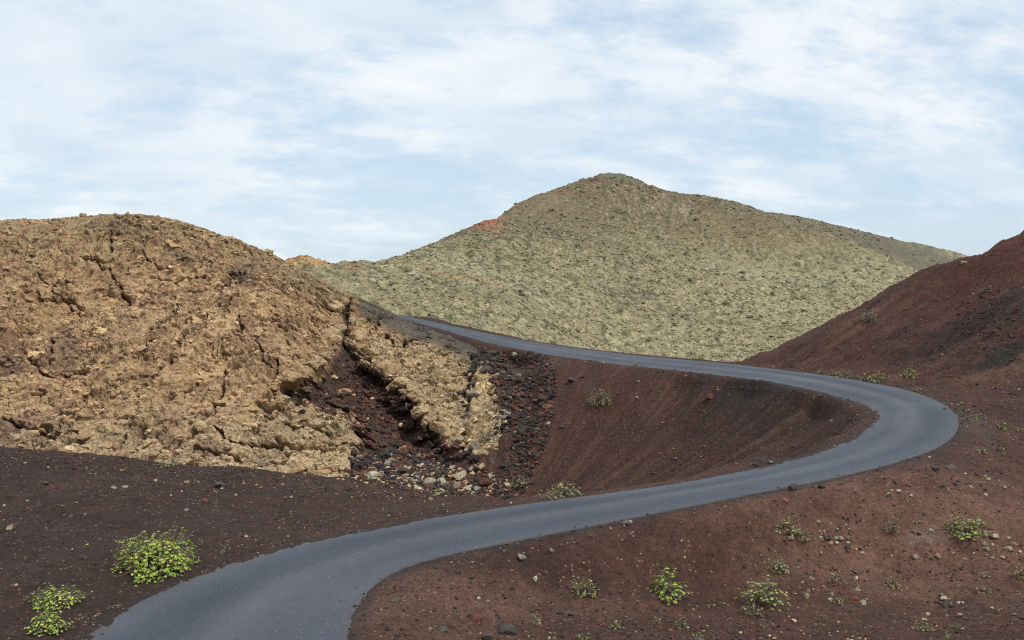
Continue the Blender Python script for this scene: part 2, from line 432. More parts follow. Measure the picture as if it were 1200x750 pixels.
    g = (1 - ss(.0, .55, sd + .3 * n2)) * np.where(side < 0, .75, .35)
    c = mixc(c, (.05, .043, .042), g)
    x0, y0, _ = hitg(1138, 510); c = mixc(c, (.11, .10, .105), blob(X, Y, x0, y0, 1.1, 3.4, -.2, .6, .8 * n2) * .35)
    # bank by the far stretch: maroon then greenish crust
    bank = ss(98, 106, Y) * (1 - ss(0, 6, X + 6)) * (1 - ss(8, 12, sd))
    c = mixc(c, (.06, .03, .025), bank * .8)
    vall = ss(0, 1, (Y - 96) / 14) * (side < 0) * ss(3, 9, sd) * (1 - right)
    c = mixc(c, (.25, .24, .15), vall * .8)
    c = c * np.where(Z > -21.5, 1., 1.)[..., None] * np.array((.66, .67, .62))
    return np.clip(c, .010, .8)
GC = ground_colour(GX, GY, GZ)
g = grid_mesh('ground', GX, GY, GZ, GC, M_ground, wrap=True); g['kind'] = 'structure'

# ------------------------------------------------------------------ road
def build_road():
    K = 16; fine = 1600
    L = arc(RC); t = np.linspace(0, L[-1], fine)
    C = np.stack([np.interp(t, L, RC[:, k]) for k in (0, 1)], 1)
    nn = np.stack([np.interp(t, L, RN[:, k]) for k in (0, 1)], 1); nn /= np.linalg.norm(nn, axis=1)[:, None]
    a = np.interp(t, L, RWL); b = np.interp(t, L, RWR)
    jl = .10 * fbm(t * .5, t * 0 + 3, 3) + .05 * perlin(t * 2.7, t * 0 + 8)
    jr = .06 * fbm(t * .5, t * 0 + 30, 3) + .04 * perlin(t * 2.7, t * 0 + 80)
    a = a + jl; b = b + jr
    us = np.r_[-1, -.9999, -.97, np.linspace(-.92, .92, K), .97, .9999, 1]
    V = []; Cc = []
    for j, u in enumerate(us):
        w = np.where(u > 0, a * u, b * u)
        p = C + nn * w[:, None]
        z = zroad(p[:, 0], p[:, 1]) + .03 * (1 - u * u)
        if j in (0, len(us) - 1): z = z - .35; p = p + nn * (u * .12)
        V.append(np.stack([p[:, 0], p[:, 1], z], 1))
        base = np.array((.049, .060, .080)) + 0 * z[:, None]
        wob = .05 * fbm(t * .05, t * 0 + 9, 2)
        tr = -np.exp(-((abs(u + wob) - .46) / .15) ** 2) * .13 + np.exp(-((u + wob - .0) / .13) ** 2) * .20 + ss(.7, .95, abs(u)) * .12
        pn = fbm(t * .06 + u * .7, t * 0 + 2 + u * 1.5, 3)
        base = base * (1 + 1.4 * tr + .34 * pn)[:, None]; base = mixc(base, (.095, .085, .082), np.clip(np.exp(-((u + wob) / .16) ** 2) * .35 + .35 * ss(.1, .5, pn), 0, 1))
        ed = ss(.88, 1, abs(u) + .1 * perlin(t * 1.2, t * 0 + u * 9))
        base = mixc(base, (.075, .062, .058), ed * .6)
        Cc.append(base)
    V = np.stack(V, 1); Cc = np.stack(Cc, 1)
    o = grid_mesh('road', V[..., 0], V[..., 1], V[..., 2], Cc, M_road)
    nc = V.shape[1] - 1; j = np.arange(len(o.data.polygons)) % nc
    o.data.polygons.foreach_set('use_smooth', (j > 0) & (j < nc - 1)); o.data.update()
    return o
r = build_road(); r['kind'] = 'structure'

# ------------------------------------------------------------------ far lichen hill
hp = [P(*q) for q in [(340,303,165),(350,297,168),(365,299,168),(400,304,200),(440,308,230),(470,301,248),(500,289,272),(540,270,300),(560,262,310),(600,238,340),(640,220,358),(670,209,372),(700,201,380),(720,200,384),(740,206,388),(760,218,394),(800,224,400),(850,234,410),
  (1000,287,345),(1045,304,345),(1075,320,345),(900,262,350),
  (950,257,445),(1000,268,455),(1050,279,460),(1100,290,465),(1135,299,465),(1180,312,465),(1020,290,435),(1080,303,440),(1120,312,440),
  (700,250,330),(700,300,275),(700,350,232),(700,400,196),(640,250,318),(640,300,258),(640,350,205),(640,390,160),(600,300,245),(600,350,185),(600,385,142),(560,300,238),(560,330,190),(560,370,147),(520,310,215),(520,340,165),(510,365,146),
  (470,320,200),(470,340,172),(470,355,158),(430,320,180),(430,338,152),(400,320,150),(400,332,140),(370,312,145),(370,322,130),
  (780,300,300),(780,350,248),(780,400,208),(850,300,318),(850,350,262),(850,400,212),(850,422,190),(930,320,320),(930,360,260),(950,390,215),(1000,340,280),(1040,340,300),(800,260,352),(760,250,350)]]
hp += [PZ(*q) for q in [(300,150,-6),(200,160,-12),(340,200,-6),(400,250,-14),(470,320,-14),(560,400,-10),(640,460,5),(720,490,10),(850,510,5),(1000,540,-10),(1150,560,-20),(640,135,-16),(700,150,-20),(850,155,-23),(1000,160,-24),(1200,250,-25),(1300,400,-25),(100,250,-22),(1000,400,3),(1060,400,-6),(1120,350,-22),(560,118,-12),(480,125,-12)]]
_th = TPS(hp, .02)
_thg = Grid2(-180, 330, 90, 640, 2.0, _th)
def lich_rocks(X, Y):
    f1, f2, i1 = worley(X * .62 + .6 * perlin(X * .3, Y * .3), Y * .34)
    g1, g2, i2 = worley(X * 1.5 + 9, Y * .8 + 3)
    return f1, i1, g1, i2
def hill_z(X, Y):
    z = _thg(X, Y)
    f1, i1, g1, i2 = lich_rocks(X, Y)
    z = z + 1.3 * fbm(X * .03, Y * .03, 4) + .8 * fbm(X * .11, Y * .11 + 4, 4, ridged=True) - .6 - 1.6 * ss(300, 370, Y) + 1.9 * ss(40, 110, X) * ss(250, 330, Y)
    z = z + .34 * (1 - f1) * (_perm[i1 & 511] / 511.) + .25 * (1 - g1) * (_perm[i2 & 511] / 511.)
    R = np.hypot(X, Y)
    pk = np.exp(-(((X - 38) / 22) ** 2 + ((Y - 382) / 26) ** 2))
    z = z + pk * 1.3 * fbm(X * .12, Y * .12, 4, ridged=True) + pk * .3 - .6
    o = ss(500, 560, Y)
    return np.clip(z * (1 - o) - 24 * o, -26, 80)
A2 = np.linspace(math.radians(-24), math.radians(34), 1250)
R2 = np.r_[np.geomspace(112, 480, 760), np.linspace(484, 600, 25)]
AA, RR = np.meshgrid(A2, R2)
HX = np.sin(AA) * RR; HY = np.cos(AA) * RR; HZz = hill_z(HX, HY)
def hill_colour(X, Y, Z):
    n1 = fbm(X * .02 + 8, Y * .02, 4); n2 = fbm(X * .1, Y * .07, 4); n3 = fbm(X * .6, Y * .35, 3)
    f1, i1, g1, i2 = lich_rocks(X, Y)
    h = _perm[i1 & 511] / 511.; h2 = _perm[i2 & 511] / 511.
    up = ss(-12, 22, Z + 9 * n1)
    c = np.zeros(X.shape + (3,)) + np.array((.27, .232, .132))
    c = mixc(c, (.158, .128, .068), up)
    c = mixc(c, (.12, .088, .052), ss(2, 24, Z + 9 * n1 + 5 * n2) * .85)
    c = mixc(c, (.23, .215, .09), ss(0, .5, n2) * .35)
    c = mixc(c, (.25, .20, .12), ss(.1, .5, -n2 + .3 * n1) * .40 * (1 - .3 * up))
    pt = fbm(X * .012 + 3, Y * .012, 4) + .4 * n2
    c = mixc(c, (.175, .14, .09), ss(.1, .45, pt) * .55)
    c = mixc(c, (.30, .285, .185), ss(.1, .5, -pt) * (1 - up) * .5)
    dark = ss(.40, .78, f1 + .45 * n3)
    c = mixc(c, (.10, .09, .055), dark * (.45 + .5 * ss(-.2, .4, n2)) * .9)
    c = mixc(c, (.42, .40, .27), (h2 > .7) * (1 - g1) * .5 * (1 - dark))
    c = mixc(c, (.07, .085, .04), (h > .93) * (1 - ss(.3, .6, f1)) * .8)
    for px, py, d, rx, ry, col, w in [(551, 268, 306, 9, 22, (.36, .13, .075), .9), (655, 235, 350, 12, 4, (.19, .11, .075), .6), (690, 215, 372, 7, 9, (.16, .085, .06), .75), (718, 206, 382, 14, 10, (.13, .13, .095), .8), (610, 250, 330, 26, 20, (.19, .145, .085), .6),
                                   (540, 318, 205, 7, 6, (.33, .21, .10), .45), (480, 314, 215, 5, 7, (.30, .21, .11), .35), (825, 235, 398, 14, 6, (.21, .125, .085), .5), (870, 262, 350, 20, 14, (.21, .16, .09), .5),
                                   (355, 298, 168, 4.2, 5, (.42, .24, .10), .95), (392, 303, 190, 5, 6, (.25, .15, .09), .7), (1050, 297, 437, 46, 30, (.12, .11, .08), .85), (960, 266, 420, 28, 20, (.17, .14, .095), .6), (430, 345, 128, 7, 5, (.10, .095, .07), .7), (380, 322, 126, 9, 4, (.15, .145, .09), .7)]:
        x0, y0, _ = P(px, py, d)
        c = mixc(c, col, blob(X, Y, x0, y0, rx, ry, 0, .6, .9 * n2 + .3 * n3) * w)
    return np.clip(c, .02, .8)
h = grid_mesh('lichen_hill', HX, HY, HZz, hill_colour(HX, HY, HZz), M_hill); h['kind'] = 'structure'

# ------------------------------------------------------------------ rock cliff
cp = [P(*q) for q in [(-200,262,108),(-80,258,108),(0,257,108),(60,256,108),(130,252,107),(170,253,107),(210,262,106),(250,273,106),(290,290,107),(330,305,109),(345,314,110),(370,327,111),(400,340,114),(430,354,120),(463,372,126),
  (500,389,117),(540,400,110),(580,413,102)]]
for x, off in ((-200, 0), (0, 0), (130, 0), (250, 0), (330, 1.5)):
    for y, d in ((300, 103), (350, 96), (400, 90), (450, 85), (500, 80), (540, 76), (575, 71), (610, 66)):
        if x == 330 and y == 300: continue
        cp.append(P(x, y, d + off))
for q in [(400,380,104),(400,420,96),(400,460,89),(400,500,83),(400,550,77),(400,590,72),(480,392,107),(480,410,104),(480,450,94),(480,500,86),(480,550,78.5),(480,590,73),(550,422,100),(550,450,94),(550,500,85),(550,550,77),(550,590,72),
          (600,430,97),(600,500,81.5),(600,550,76),(600,590,71.5),(650,450,91),(650,500,83),(650,560,79)]:
    cp.append(P(*q))
cp += [PZ(*q) for q in [(-200,128,1),(0,128,1.5),(130,128,1),(250,127,-1.5),(345,127,-6),(430,145,-9),(500,140,-12),(340,135,-9),(0,150,-12),(250,150,-14),(450,150,-16),(-200,150,-12),(600,115,-14),(650,105,-15),(700,95,-16),(700,80,-18.5)]]
_tc = TPS(cp, .02)
_tcg = Grid2(-82, 16, 58, 152, .5, _tc)
NX, NY1 = 820, 660
xs = np.linspace(-70, 10, NX); ys = np.r_[np.linspace(66, 116, NY1), np.linspace(116.6, 148, 40)]
CX, CY = np.meshgrid(xs, ys); CZ = _tcg(CX, CY)
CZ = CZ - 1.35 * ss(84, 103, CY) * (1 - ss(-36, -24, CX))
QX, QY = pix(CX, CY, CZ)                     # where each spot of the rock face lies in the survey picture
wn = fbm(CX * .45, CY * .45 + 2, 4); wn2 = fbm(CX * .45 + 40, CY * .45, 4)
QX = QX + 7 * wn; QY = QY + 7 * wn2
def segd(px, py, pts, closed=False):
    best = np.full(px.shape, 1e9); pts = list(pts) + ([pts[0]] if closed else [])
    for (ax, ay), (bx, by) in zip(pts[:-1], pts[1:]):
        dx, dy = bx - ax, by - ay
        t = np.clip(((px - ax) * dx + (py - ay) * dy) / (dx * dx + dy * dy + 1e-9), 0, 1)
        best = np.minimum(best, np.hypot(px - ax - t * dx, py - ay - t * dy))
    return best
def polysd(px, py, pts):
    ins = np.zeros(px.shape, bool); n = len(pts)
    for k in range(n):
        (x1, y1), (x2, y2) = pts[k], pts[(k + 1) % n]
        c = ((y1 > py) != (y2 > py)) & (px < (x2 - x1) * (py - y1) / (y2 - y1 + 1e-9) + x1)
        ins ^= c
    d = segd(px, py, pts, True)
    return np.where(ins, d, -d)
CAV = [(404,350),(412,362),(408,385),(402,402),(430,420),(452,438),(476,462),(496,492),(520,520),(545,535),(556,548),(562,575),(560,610),(425,610),(418,560),(412,530),(420,505),(402,492),(372,478),(340,470),(330,458),(352,448),(376,438),(392,412),(398,396),(398,375),(396,352)]
SLIT = [(552,430),(560,425),(566,470),(590,500),(588,560),(566,590),(552,560),(548,520),(546,490),(540,470),(549,450)]
SLAB2 = [(553,450),(560,432),(574,430),(578,468),(586,505),(584,548),(560,568),(548,545),(542,512),(545,490)]
BAND = [(556,412),(600,405),(645,428),(655,470),(640,530),(625,610),(560,610),(586,560),(590,500),(572,450)]
cb1, cb2, cbi = worley(CX * .75 + .3 * wn, CY * 1.1 + .3 * wn2); cb3, cb4, cbj = worley(CX * 1.9 + .3 * wn, CY * 2.6 + .3 * wn2)
jag = 17 * (_perm[cbi & 511] / 511. - .5) * ss(-.2, .3, cb2 - cb1) + 5 * (_perm[cbj & 511] / 511. - .5) * ss(0, .3, cb4 - cb3)
cav = polysd(QX, QY, CAV) + jag * (1 - .8 * (1 - ss(440, 485, QY)) * (QX < 420 + .0 * QY))
cavd = ss(-3, 7, cav) * (1.5 + 1.7 * ss(3, 26, cav))
# cavity floor fills back up towards its foot
cavd = cavd * (1 - .75 * ss(500, 560, QY))
slit = segd(QX, QY, [(553,425),(548,450),(546,478),(543,500),(546,520)])
slitd = (1 - ss(1.5, 7, slit)) * 1.0
cr = [[(127,272),(128,294)],[(163,262),(155,278)],[(42,322),(60,336),(86,362),(93,372)],[(60,390),(59,422)],[(206,358),(190,375),(171,395),(169,410)],[(216,388),(196,420),(171,450),(156,480),(146,505),(134,532)],
      [(260,428),(257,455),(245,478),(225,506),(202,532)],[(287,316),(270,325),(254,345),(239,358)],[(280,365),(281,385),(270,400)],[(323,420),(318,450),(322,470)],[(375,350),(400,372)],[(0,345),(30,342),(58,348),(85,330)],[(0,492),(40,508),(90,505)],
      [(300,480),(345,500),(395,512)],[(160,300),(190,312),(215,310)],[(30,420),(60,440),(95,430)],[(444,372),(436,392)],[(452,395),(470,402),(482,398)],[(246,500),(290,520),(330,522)],[(300,395),(312,430)],[(215,455),(235,440)],[(100,300),(128,318),(150,352)]]
w3 = fbm(CX * 1.1, CY * 1.4 + 70, 3)
crk = np.full(CX.shape, 1e9)
for q in cr: crk = np.minimum(crk, segd(QX + 5 * fbm(CX * .9, CY * 1.1 + 50, 3), QY + 5 * wn2, q))
wn3 = fbm(CX * 1.3, CY * 1.6 + 20, 3)
crd = (1 - ss(.3, 2.3, crk + 1.6 * wn3)) * ss(-.55, -.1, fbm(CX * .5 + 60, CY * .6, 3) + .1) * .8
big = (1 - ss(1, 3.8, segd(QX, QY, cr[6]))) * ss(425, 460, QY) * .9
for q, ww in (([(420,504),(398,524),(352,530),(322,516)], 3.5), ([(322,462),(350,446),(384,434)], 5), ([(0,490),(26,506),(62,504)], 3), ([(404,338),(407,352)], 5), ([(300,470),(318,478),(340,476)], 4), ([(205,530),(240,528),(280,540)], 3), ([(500,500),(530,505),(545,500)], 3), ([(96,300),(120,306),(138,300)], 2.5), ([(180,325),(205,330),(240,322)], 2.5), ([(60,352),(80,350),(98,360)], 3)):
    big = np.maximum(big, (1 - ss(.4, ww, segd(QX, QY + 2.5 * w3, q) + .8 * w3)) * .9)
rock = 1 - ss(-2, 4, cav)                     # 1 on tan rock, 0 on loose floor
band = ss(-6, 6, polysd(QX, QY, BAND)); slab2 = ss(-2, 3, polysd(QX, QY, SLAB2) + .5 * jag)
dcap = polysd(QX, QY, [(418,345),(450,358),(480,372),(540,392),(590,405),(600,430),(560,428),(520,408),(480,396),(450,382),(425,372)])
dcap = ss(-7, 7, dcap)
# loose talus has low relief, solid rock high relief; fabric tilts up to the right on the right half
S_ = CY * 1.28
ca, sa = math.cos(.85), math.sin(.85)
tilt = ss(120, 260, QX)[...]
U = CX * ca + S_ * sa; V = -CX * sa + S_ * ca
an = 1 + .5 * tilt
w1 = fbm(CX * .8, S_ * .8 + 3, 3); w2 = fbm(CX * .8 + 30, S_ * .8, 3)
f1, f2, id1 = worley(U * .30 + .45 * w1, V * .40 + .45 * w2)
g1, g2, id2 = worley(U * .85 + .5 * w1, V * 1.1 + 7 + .5 * w2)
k1, k2, id3 = worley(U * 2.0 + 5 + .3 * w2, V * 2.5 + .3 * w1)
def saw(t): 
    f_ = t - np.floor(t); return f_ ** 2 * (1 - ss(.86, 1.0, f_))
sawL = saw(S_ * .34 + 1.1 * w1 + 1.6 * fbm(CX * .13, S_ * .13 + 31, 3)) + .5 * saw(S_ * .95 + .9 * w2 + 2.2 * fbm(CX * .3, S_ * .3 + 61, 3))
sawR = saw(-V * .42 + .9 * w2 + 1.2 * fbm(CX * .16, S_ * .16 + 21, 3)) + .5 * saw(-V * 1.15 + .9 * w1 + 1.8 * fbm(CX * .35, S_ * .35 + 81, 3))
saws = (sawL * (1 - tilt) + sawR * tilt) * ss(-.35, .25, fbm(CX * .2 + 77, S_ * .25, 3))
rr = fbm(U * .20, V * .34, 5, ridged=True, gain=.58); r2 = fbm(U * .9, V * 1.35, 5, ridged=True, gain=.62)
fine = fbm(CX * 3.6, S_ * 3.6, 3)
# ledges: level breaks on the upper left
led = fbm(CX * .16 + .5 * w1, S_ * .55 + .8 * w2, 3)
led = np.abs(((led * 3.1) % 1.0) - .5) * 2
lumpy = ss(-.15, .4, fbm(CX * .09 + 2, S_ * .10 + 5, 3))
rough_ = ss(-.3, .28, fbm(CX * .22 + 12, S_ * .3 + 5, 4)) 
L1, L2, Li = worley(U * .115 + .35 * w1 + .5 * fbm(CX * .1, S_ * .1, 3), V * .20 + .3 * w2)
fis = (1 - ss(.012, .045, (L2 - L1) + .03 * w1)) * ss(-.3, .1, fbm(CX * .15 + 7, S_ * .15 + 17, 3))
disp = .70 * rr + .26 * r2 + .60 * saws + .6 * fbm(U * .085 + 3, V * .13, 3, ridged=True) + .3 * (_perm[Li & 511] / 511. - .5) - .75 * fis + .30 * (_perm[id1 & 511] / 511. - .5) + (.40 * (.5 - g1) + .22 * (_perm[id2 & 511] / 511. - .5) + .2 * (.5 - k1) + .08 * (_perm[id3 & 511] / 511. - .5)) * (.15 + .85 * rough_) + (.05 + .10 * rough_) * fine + .22 * led * (1 - tilt * .6)
disp = disp - .40 * (1 - ss(.015, .07, f2 - f1)) * ss(0, .5, w2 + .1) - .22 * (1 - ss(.02, .14, g2 - g1)) * lumpy - .10 * (1 - ss(.02, .16, k2 - k1)) * rough_
pit = ss(.26, .55, fbm(CX * .55 + .3 * w1, S_ * .85 + 11, 4)) * rock * (.4 + .6 * lumpy)
lowband = ss(0, 1, (QY - 470) / 60.)
disp = disp + lowband * .5 * fbm(CX * .35, S_ * .4 + 9, 4, ridged=True) * rock
disp = disp - float((disp * (rock > .5)).sum() / (rock > .5).sum()) - .25
disp = disp * (rock + (1 - rock) * .42) * (1 - .55 * band * (1 - slab2)) * (1 - .75 * dcap)
# the lips of the cavity stand proud
lip = np.exp(-((cav + 9) / 9.) ** 2) * ss(350, 400, QY)
disp = disp + .55 * lip + .5 * slab2
push = (cavd + slitd + 1.15 * crd + big + .7 * pit) 
backside = ss(0, 5, CY - (107 + .05 * (CX + 40) + 14 * ss(-22, -12, CX)))
disp = disp * (1 - .6 * backside); push = push * (1 - backside)
fade = ss(66, 68, CY)
X3 = CX + .12 * wn * rock; Y3 = CY - .62 * disp + push * .92; Z3 = CZ + .62 * disp - .42 * push
def cliff_colour():
    n1 = fbm(CX * .06, CZ * .1 + 3, 4); n2 = fbm(U * .4, V * .7, 4); n3 = fbm(U * 1.7, V * 2.5, 4)
    c = np.zeros(CX.shape + (3,)) + np.array((.345, .225, .12))
    c = mixc(c, (.42, .295, .165), ss(-.1, .45, n2 + .5 * n1) * .7)
    c = mixc(c, (.25, .145, .085), ss(0, .5, -n2 + .5 * n3) * .6)
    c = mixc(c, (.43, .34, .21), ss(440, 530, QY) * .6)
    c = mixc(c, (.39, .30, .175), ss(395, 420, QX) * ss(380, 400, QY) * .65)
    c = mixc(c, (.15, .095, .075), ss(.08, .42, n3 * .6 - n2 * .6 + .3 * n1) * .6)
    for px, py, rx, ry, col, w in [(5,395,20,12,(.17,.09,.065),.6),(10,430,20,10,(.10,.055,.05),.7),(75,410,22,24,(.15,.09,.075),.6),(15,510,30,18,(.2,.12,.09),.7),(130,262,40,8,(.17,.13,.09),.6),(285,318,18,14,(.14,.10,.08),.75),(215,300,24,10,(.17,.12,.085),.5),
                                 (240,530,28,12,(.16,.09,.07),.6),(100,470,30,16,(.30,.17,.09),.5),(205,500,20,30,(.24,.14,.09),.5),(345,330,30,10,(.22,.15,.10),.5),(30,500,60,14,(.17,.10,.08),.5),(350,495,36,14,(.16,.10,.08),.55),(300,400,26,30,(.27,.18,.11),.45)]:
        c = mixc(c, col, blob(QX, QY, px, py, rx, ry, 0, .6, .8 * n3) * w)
    # crest crust
    crest = ss(0, 1, (CZ - (_tcg(CX, CY + 9) - 1.2)) / 2.)
    crest = ss(-5.5, 0, CY - (107 + .02 * (CX + 40)+ 14 * ss(-22, -12, CX)))
    c = mixc(c, (.21, .165, .095), crest * .6 * ss(-.4, .3, n2 + .3 * n3 + ss(-30, -22, CX) * .9))
    c = mixc(c, (.13, .075, .055), pit * .6)
    c = mixc(c, (.12, .07, .05), fis * .6)
    # cracks coloured darker: crevice shade painted into the rock colour
    c = mixc(c, (.085, .045, .035), crd * .8)
    fl = np.zeros_like(c) + np.array((.074, .048, .036))
    fl = mixc(fl, (.105, .052, .036), ss(0, .45, n2) * ss(-4, 20, 40 - cav) * .7)
    fl = mixc(fl, (.05, .03, .027), ss(0, .4, -n3) * .6)
    w = 1 - rock
    c = c * (1 - w[..., None]) + fl * w[..., None]
    c = mixc(c, (.40, .31, .18), blob(QX, QY, 375, 500, 40, 22, .1, .4, .7 * n3) * .8)
    bn = band * (1 - slab2)
    c = mixc(c, (.062, .036, .032), bn * (1 - .4 * ss(0, .5, n3)))
    c = mixc(c, (.385, .29, .165), slab2 * ss(-.5, .1, n3 + .2) * .8)
    c = mixc(c, (.075, .068, .058), dcap * ss(-.35, .1, n2 * .4 + n3 * .5 + dcap * .35) * .9)
    c = mixc(c, (.17, .155, .10), dcap * ss(.15, .4, n3) * .6)
    c = c * (1 + .27 * rock * (1 - dcap) * (1 - bn))[..., None]
    return np.clip(c, .015, .8)
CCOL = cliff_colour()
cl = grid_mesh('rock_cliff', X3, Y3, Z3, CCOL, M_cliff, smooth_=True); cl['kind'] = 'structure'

# ------------------------------------------------------------------ loose stones
import bmesh
bpy.context.view_layer.update()
DG = bpy.context.evaluated_depsgraph_get()
def cast(px, py):
    rx, rz = ray(px, py)
    ok, loc, nor, idx, ob, _ = bpy.context.scene.ray_cast(DG, Vector((0, 0, 0)), Vector((float(rx), 1, float(rz))).normalized())
    return (loc, nor, ob.name) if ok else None

def ico(sub):
    bm = bmesh.new(); bmesh.ops.create_icosphere(bm, subdivisions=sub, radius=1)
    v = np.array([q.co[:] for q in bm.verts]); f = np.array([[q.index for q in p.verts] for p in bm.faces]); bm.free()
    return v, f
I1, I2, I3 = ico(1), ico(2), ico(4)
PALS = {'cinder': [(.085, .038, .028), (.10, .048, .036), (.05, .028, .024), (.11, .05, .036)],
        'black': [(.036, .030, .027), (.055, .046, .040), (.028, .023, .022)],
        'pale': [(.31, .28, .20), (.25, .22, .155), (.19, .16, .115), (.37, .34, .25)],
        'crag': [(.42, .285, .155), (.46, .33, .19), (.36, .235, .13), (.45, .34, .21)],
        'tan': [(.36, .24, .13), (.30, .19, .11), (.42, .31, .18)],
        'rust': [(.15, .055, .038), (.20, .09, .06), (.12, .05, .038)],
        'lichen': [(.34, .33, .20), (.42, .41, .28), (.28, .28, .15), (.22, .20, .12), (.15, .13, .085), (.09, .10, .05)]}
def random_rot(n):
    q = RNG.normal(size=(n, 4)); q /= np.linalg.norm(q, axis=1)[:, None]
    w, x, y, z = q.T
    return np.stack([1 - 2 * (y * y + z * z), 2 * (x * y - z * w), 2 * (x * z + y * w), 2 * (x * y + z * w), 1 - 2 * (x * x + z * z), 2 * (y * z - x * w), 2 * (x * z - y * w), 2 * (y * z + x * w), 1 - 2 * (x * x + y * y)], 1).reshape(n, 3, 3)
def scatter(name, label, pos, size, cols, base=I1, flat=.7, sink=.15, mat=None, kind='stuff'):
    """many angular stones in one mesh: every copy gets its own squash, turn and corner offsets"""
    n = len(pos); bv, bf = base; k = len(bv)
    v = bv[None] * RNG.uniform(.55, 1.25, (n, k, 1)) * RNG.uniform(.6, 1.25, (n, 1, 3))
    v = np.einsum('nij,nkj->nki', random_rot(n), v)
    v[..., 2] *= flat
    v = v * size[:, None, None] + pos[:, None, :]; v[..., 2] += (size * (.5 * flat - sink))[:, None]
    f = (bf[None] + (np.arange(n) * k)[:, None, None]).reshape(-1, 3)
    c = np.repeat(cols[:, None, :], k, 1) * RNG.uniform(.85, 1.15, (n, k, 1))
    o = raw_mesh(name, v.reshape(-1, 3), f, c, mat or M_rock, False)
    o['kind'] = kind; o['label'] = label; return o
def pick(kinds, probs, n):
    ks = RNG.choice(len(kinds), n, p=np.array(probs) / sum(probs)); out = np.zeros((n, 3))
    for i, kk in enumerate(kinds):
        pal = np.array(PALS[kk]); m = ks == i; out[m] = pal[RNG.integers(0, len(pal), m.sum())]
    return out * RNG.uniform(.75, 1.25, (n, 1))

# gravel over the cinder ground
def gravel(n, rmin, rmax, smin, smax, power, seed):
    r = np.exp(RNG.uniform(np.log(rmin), np.log(rmax), n)) ; a = RNG.uniform(math.radians(-34), math.radians(34), n)
    x = np.sin(a) * r; y = np.cos(a) * r
    clump = fbm(x * .25 + seed, y * .25, 3) + .6 * fbm(x * 1.1, y * 1.1 + seed, 2)
    sd = rsd(x, y)
    keep = ((sd > .05) | (RNG.uniform(0, 1, n) < .5 * np.exp(np.minimum(sd, 0) * 7))) & (sd > -.9) & (RNG.uniform(0, 1, n) < ss(-.55, .5, clump)) & (r < rmax)
    x, y = x[keep], y[keep]; n = len(x)
    s = smin * (smax / smin) ** (RNG.uniform(0, 1, n) ** power)
    z = ground_z(x, y); sk = sd[keep]; z = np.where(sk < .05, np.maximum(z, zroad(x, y) + .005), z)
    return np.stack([x, y, z], 1), s
p1, s1 = gravel(46000, 15, 48, .012, .06, 2.2, 1.)
p2, s2 = gravel(26000, 44, 105, .03, .13, 2.6, 5.)
pp = np.vstack([p1, p2]); s_ = np.r_[s1, s2]
scatter('cinder_gravel', 'fine red brown and black cinder gravel strewn over the slopes', pp, s_, pick(['cinder', 'black', 'rust', 'tan', 'pale'], [.62, .23, .07, .04, .04], len(pp)))
# lichen rubble over the far hill
idx = RNG.choice(HX.size, 52000); hx = HX.ravel()[idx] + RNG.normal(0, .3, len(idx)); hy = HY.ravel()[idx] + RNG.normal(0, .4, len(idx)); hz = HZz.ravel()[idx]
cc = fbm(hx * .05, hy * .04, 3)
k = (hz > -24) & (hy < 480) & (RNG.uniform(0, 1, len(idx)) < ss(-.6, .2, cc)); idx = idx[k]
hp_ = np.stack([HX.ravel()[idx], HY.ravel()[idx], HZz.ravel()[idx]], 1); rr_ = np.hypot(hp_[:, 0], hp_[:, 1])
hs = rr_ / F * np.minimum(np.exp(RNG.normal(.2, .45, len(idx))), 2.3)
hc = hill_colour(hp_[:, 0], hp_[:, 1], hp_[:, 2] * 1.)
hcol = hc * RNG.choice([.35, .6, .95, 1.15, 1.35], len(idx), p=[.14, .2, .3, .22, .14])[:, None] * .88 + .12 * pick(['lichen'], [1], len(idx))
w3_ = ((HY < 300) & (HZz > -22)).ravel(); i3 = np.flatnonzero(w3_)[::1]; i3 = RNG.choice(i3, 42000)
q3 = np.stack([HX.ravel()[i3] + RNG.normal(0, .1, len(i3)), HY.ravel()[i3], HZz.ravel()[i3]], 1); r3 = np.hypot(q3[:, 0], q3[:, 1])
h3 = r3 / F * np.exp(RNG.normal(-.05, .4, len(i3))); c3 = hill_colour(q3[:, 0], q3[:, 1], q3[:, 2]) * RNG.choice([.3, .55, .9, 1.1, 1.3], len(i3), p=[.15, .2, .3, .22, .13])[:, None]
hp_ = np.vstack([hp_, q3]); hs = np.r_[hs, h3]; hcol = np.vstack([hcol, c3])
scatter('lichen_rubble', 'pale lichen covered rubble and low cushions on the far hill', hp_, hs, hcol, flat=.6, sink=.2)
# rubble in the hollow and down the dark band of the cliff
def cliff_scatter(name, label, wgt, n, smin, smax, kinds, probs, base=I1, pw=2.2):
    ww = (wgt * (CZ > -16.8) * (CY < 112)).ravel(); ww = ww / ww.sum(); i = RNG.choice(ww.size, n, p=ww)
    p = np.stack([X3.ravel()[i], Y3.ravel()[i], Z3.ravel()[i]], 1)
    s = smin * (smax / smin) ** (RNG.uniform(0, 1, n) ** pw)
    cols = pick(kinds, probs, n)
    if kinds[0] == 'tan' and 'crumb' in name or 'blocks' in name: cols = CCOL.reshape(-1, 3)[i] * RNG.uniform(.75, 1.12, (n, 1))
    return scatter(name, label, p, s, cols, base)
bandw = band * (1 - slab2) * (.3 + ss(-.2, .4, wn))
cliff_scatter('band_rubble', 'dark lava rubble running down between the tan slab and the red slope', bandw, 6500, .05, .5, ['black', 'cinder', 'pale', 'rust'], [.55, .40, .03, .02], I2, 3.0)
foot = (cav > -6) * ss(515, 555, QY) * ss(400, 425, QX) * (1 - ss(590, 610, QX))
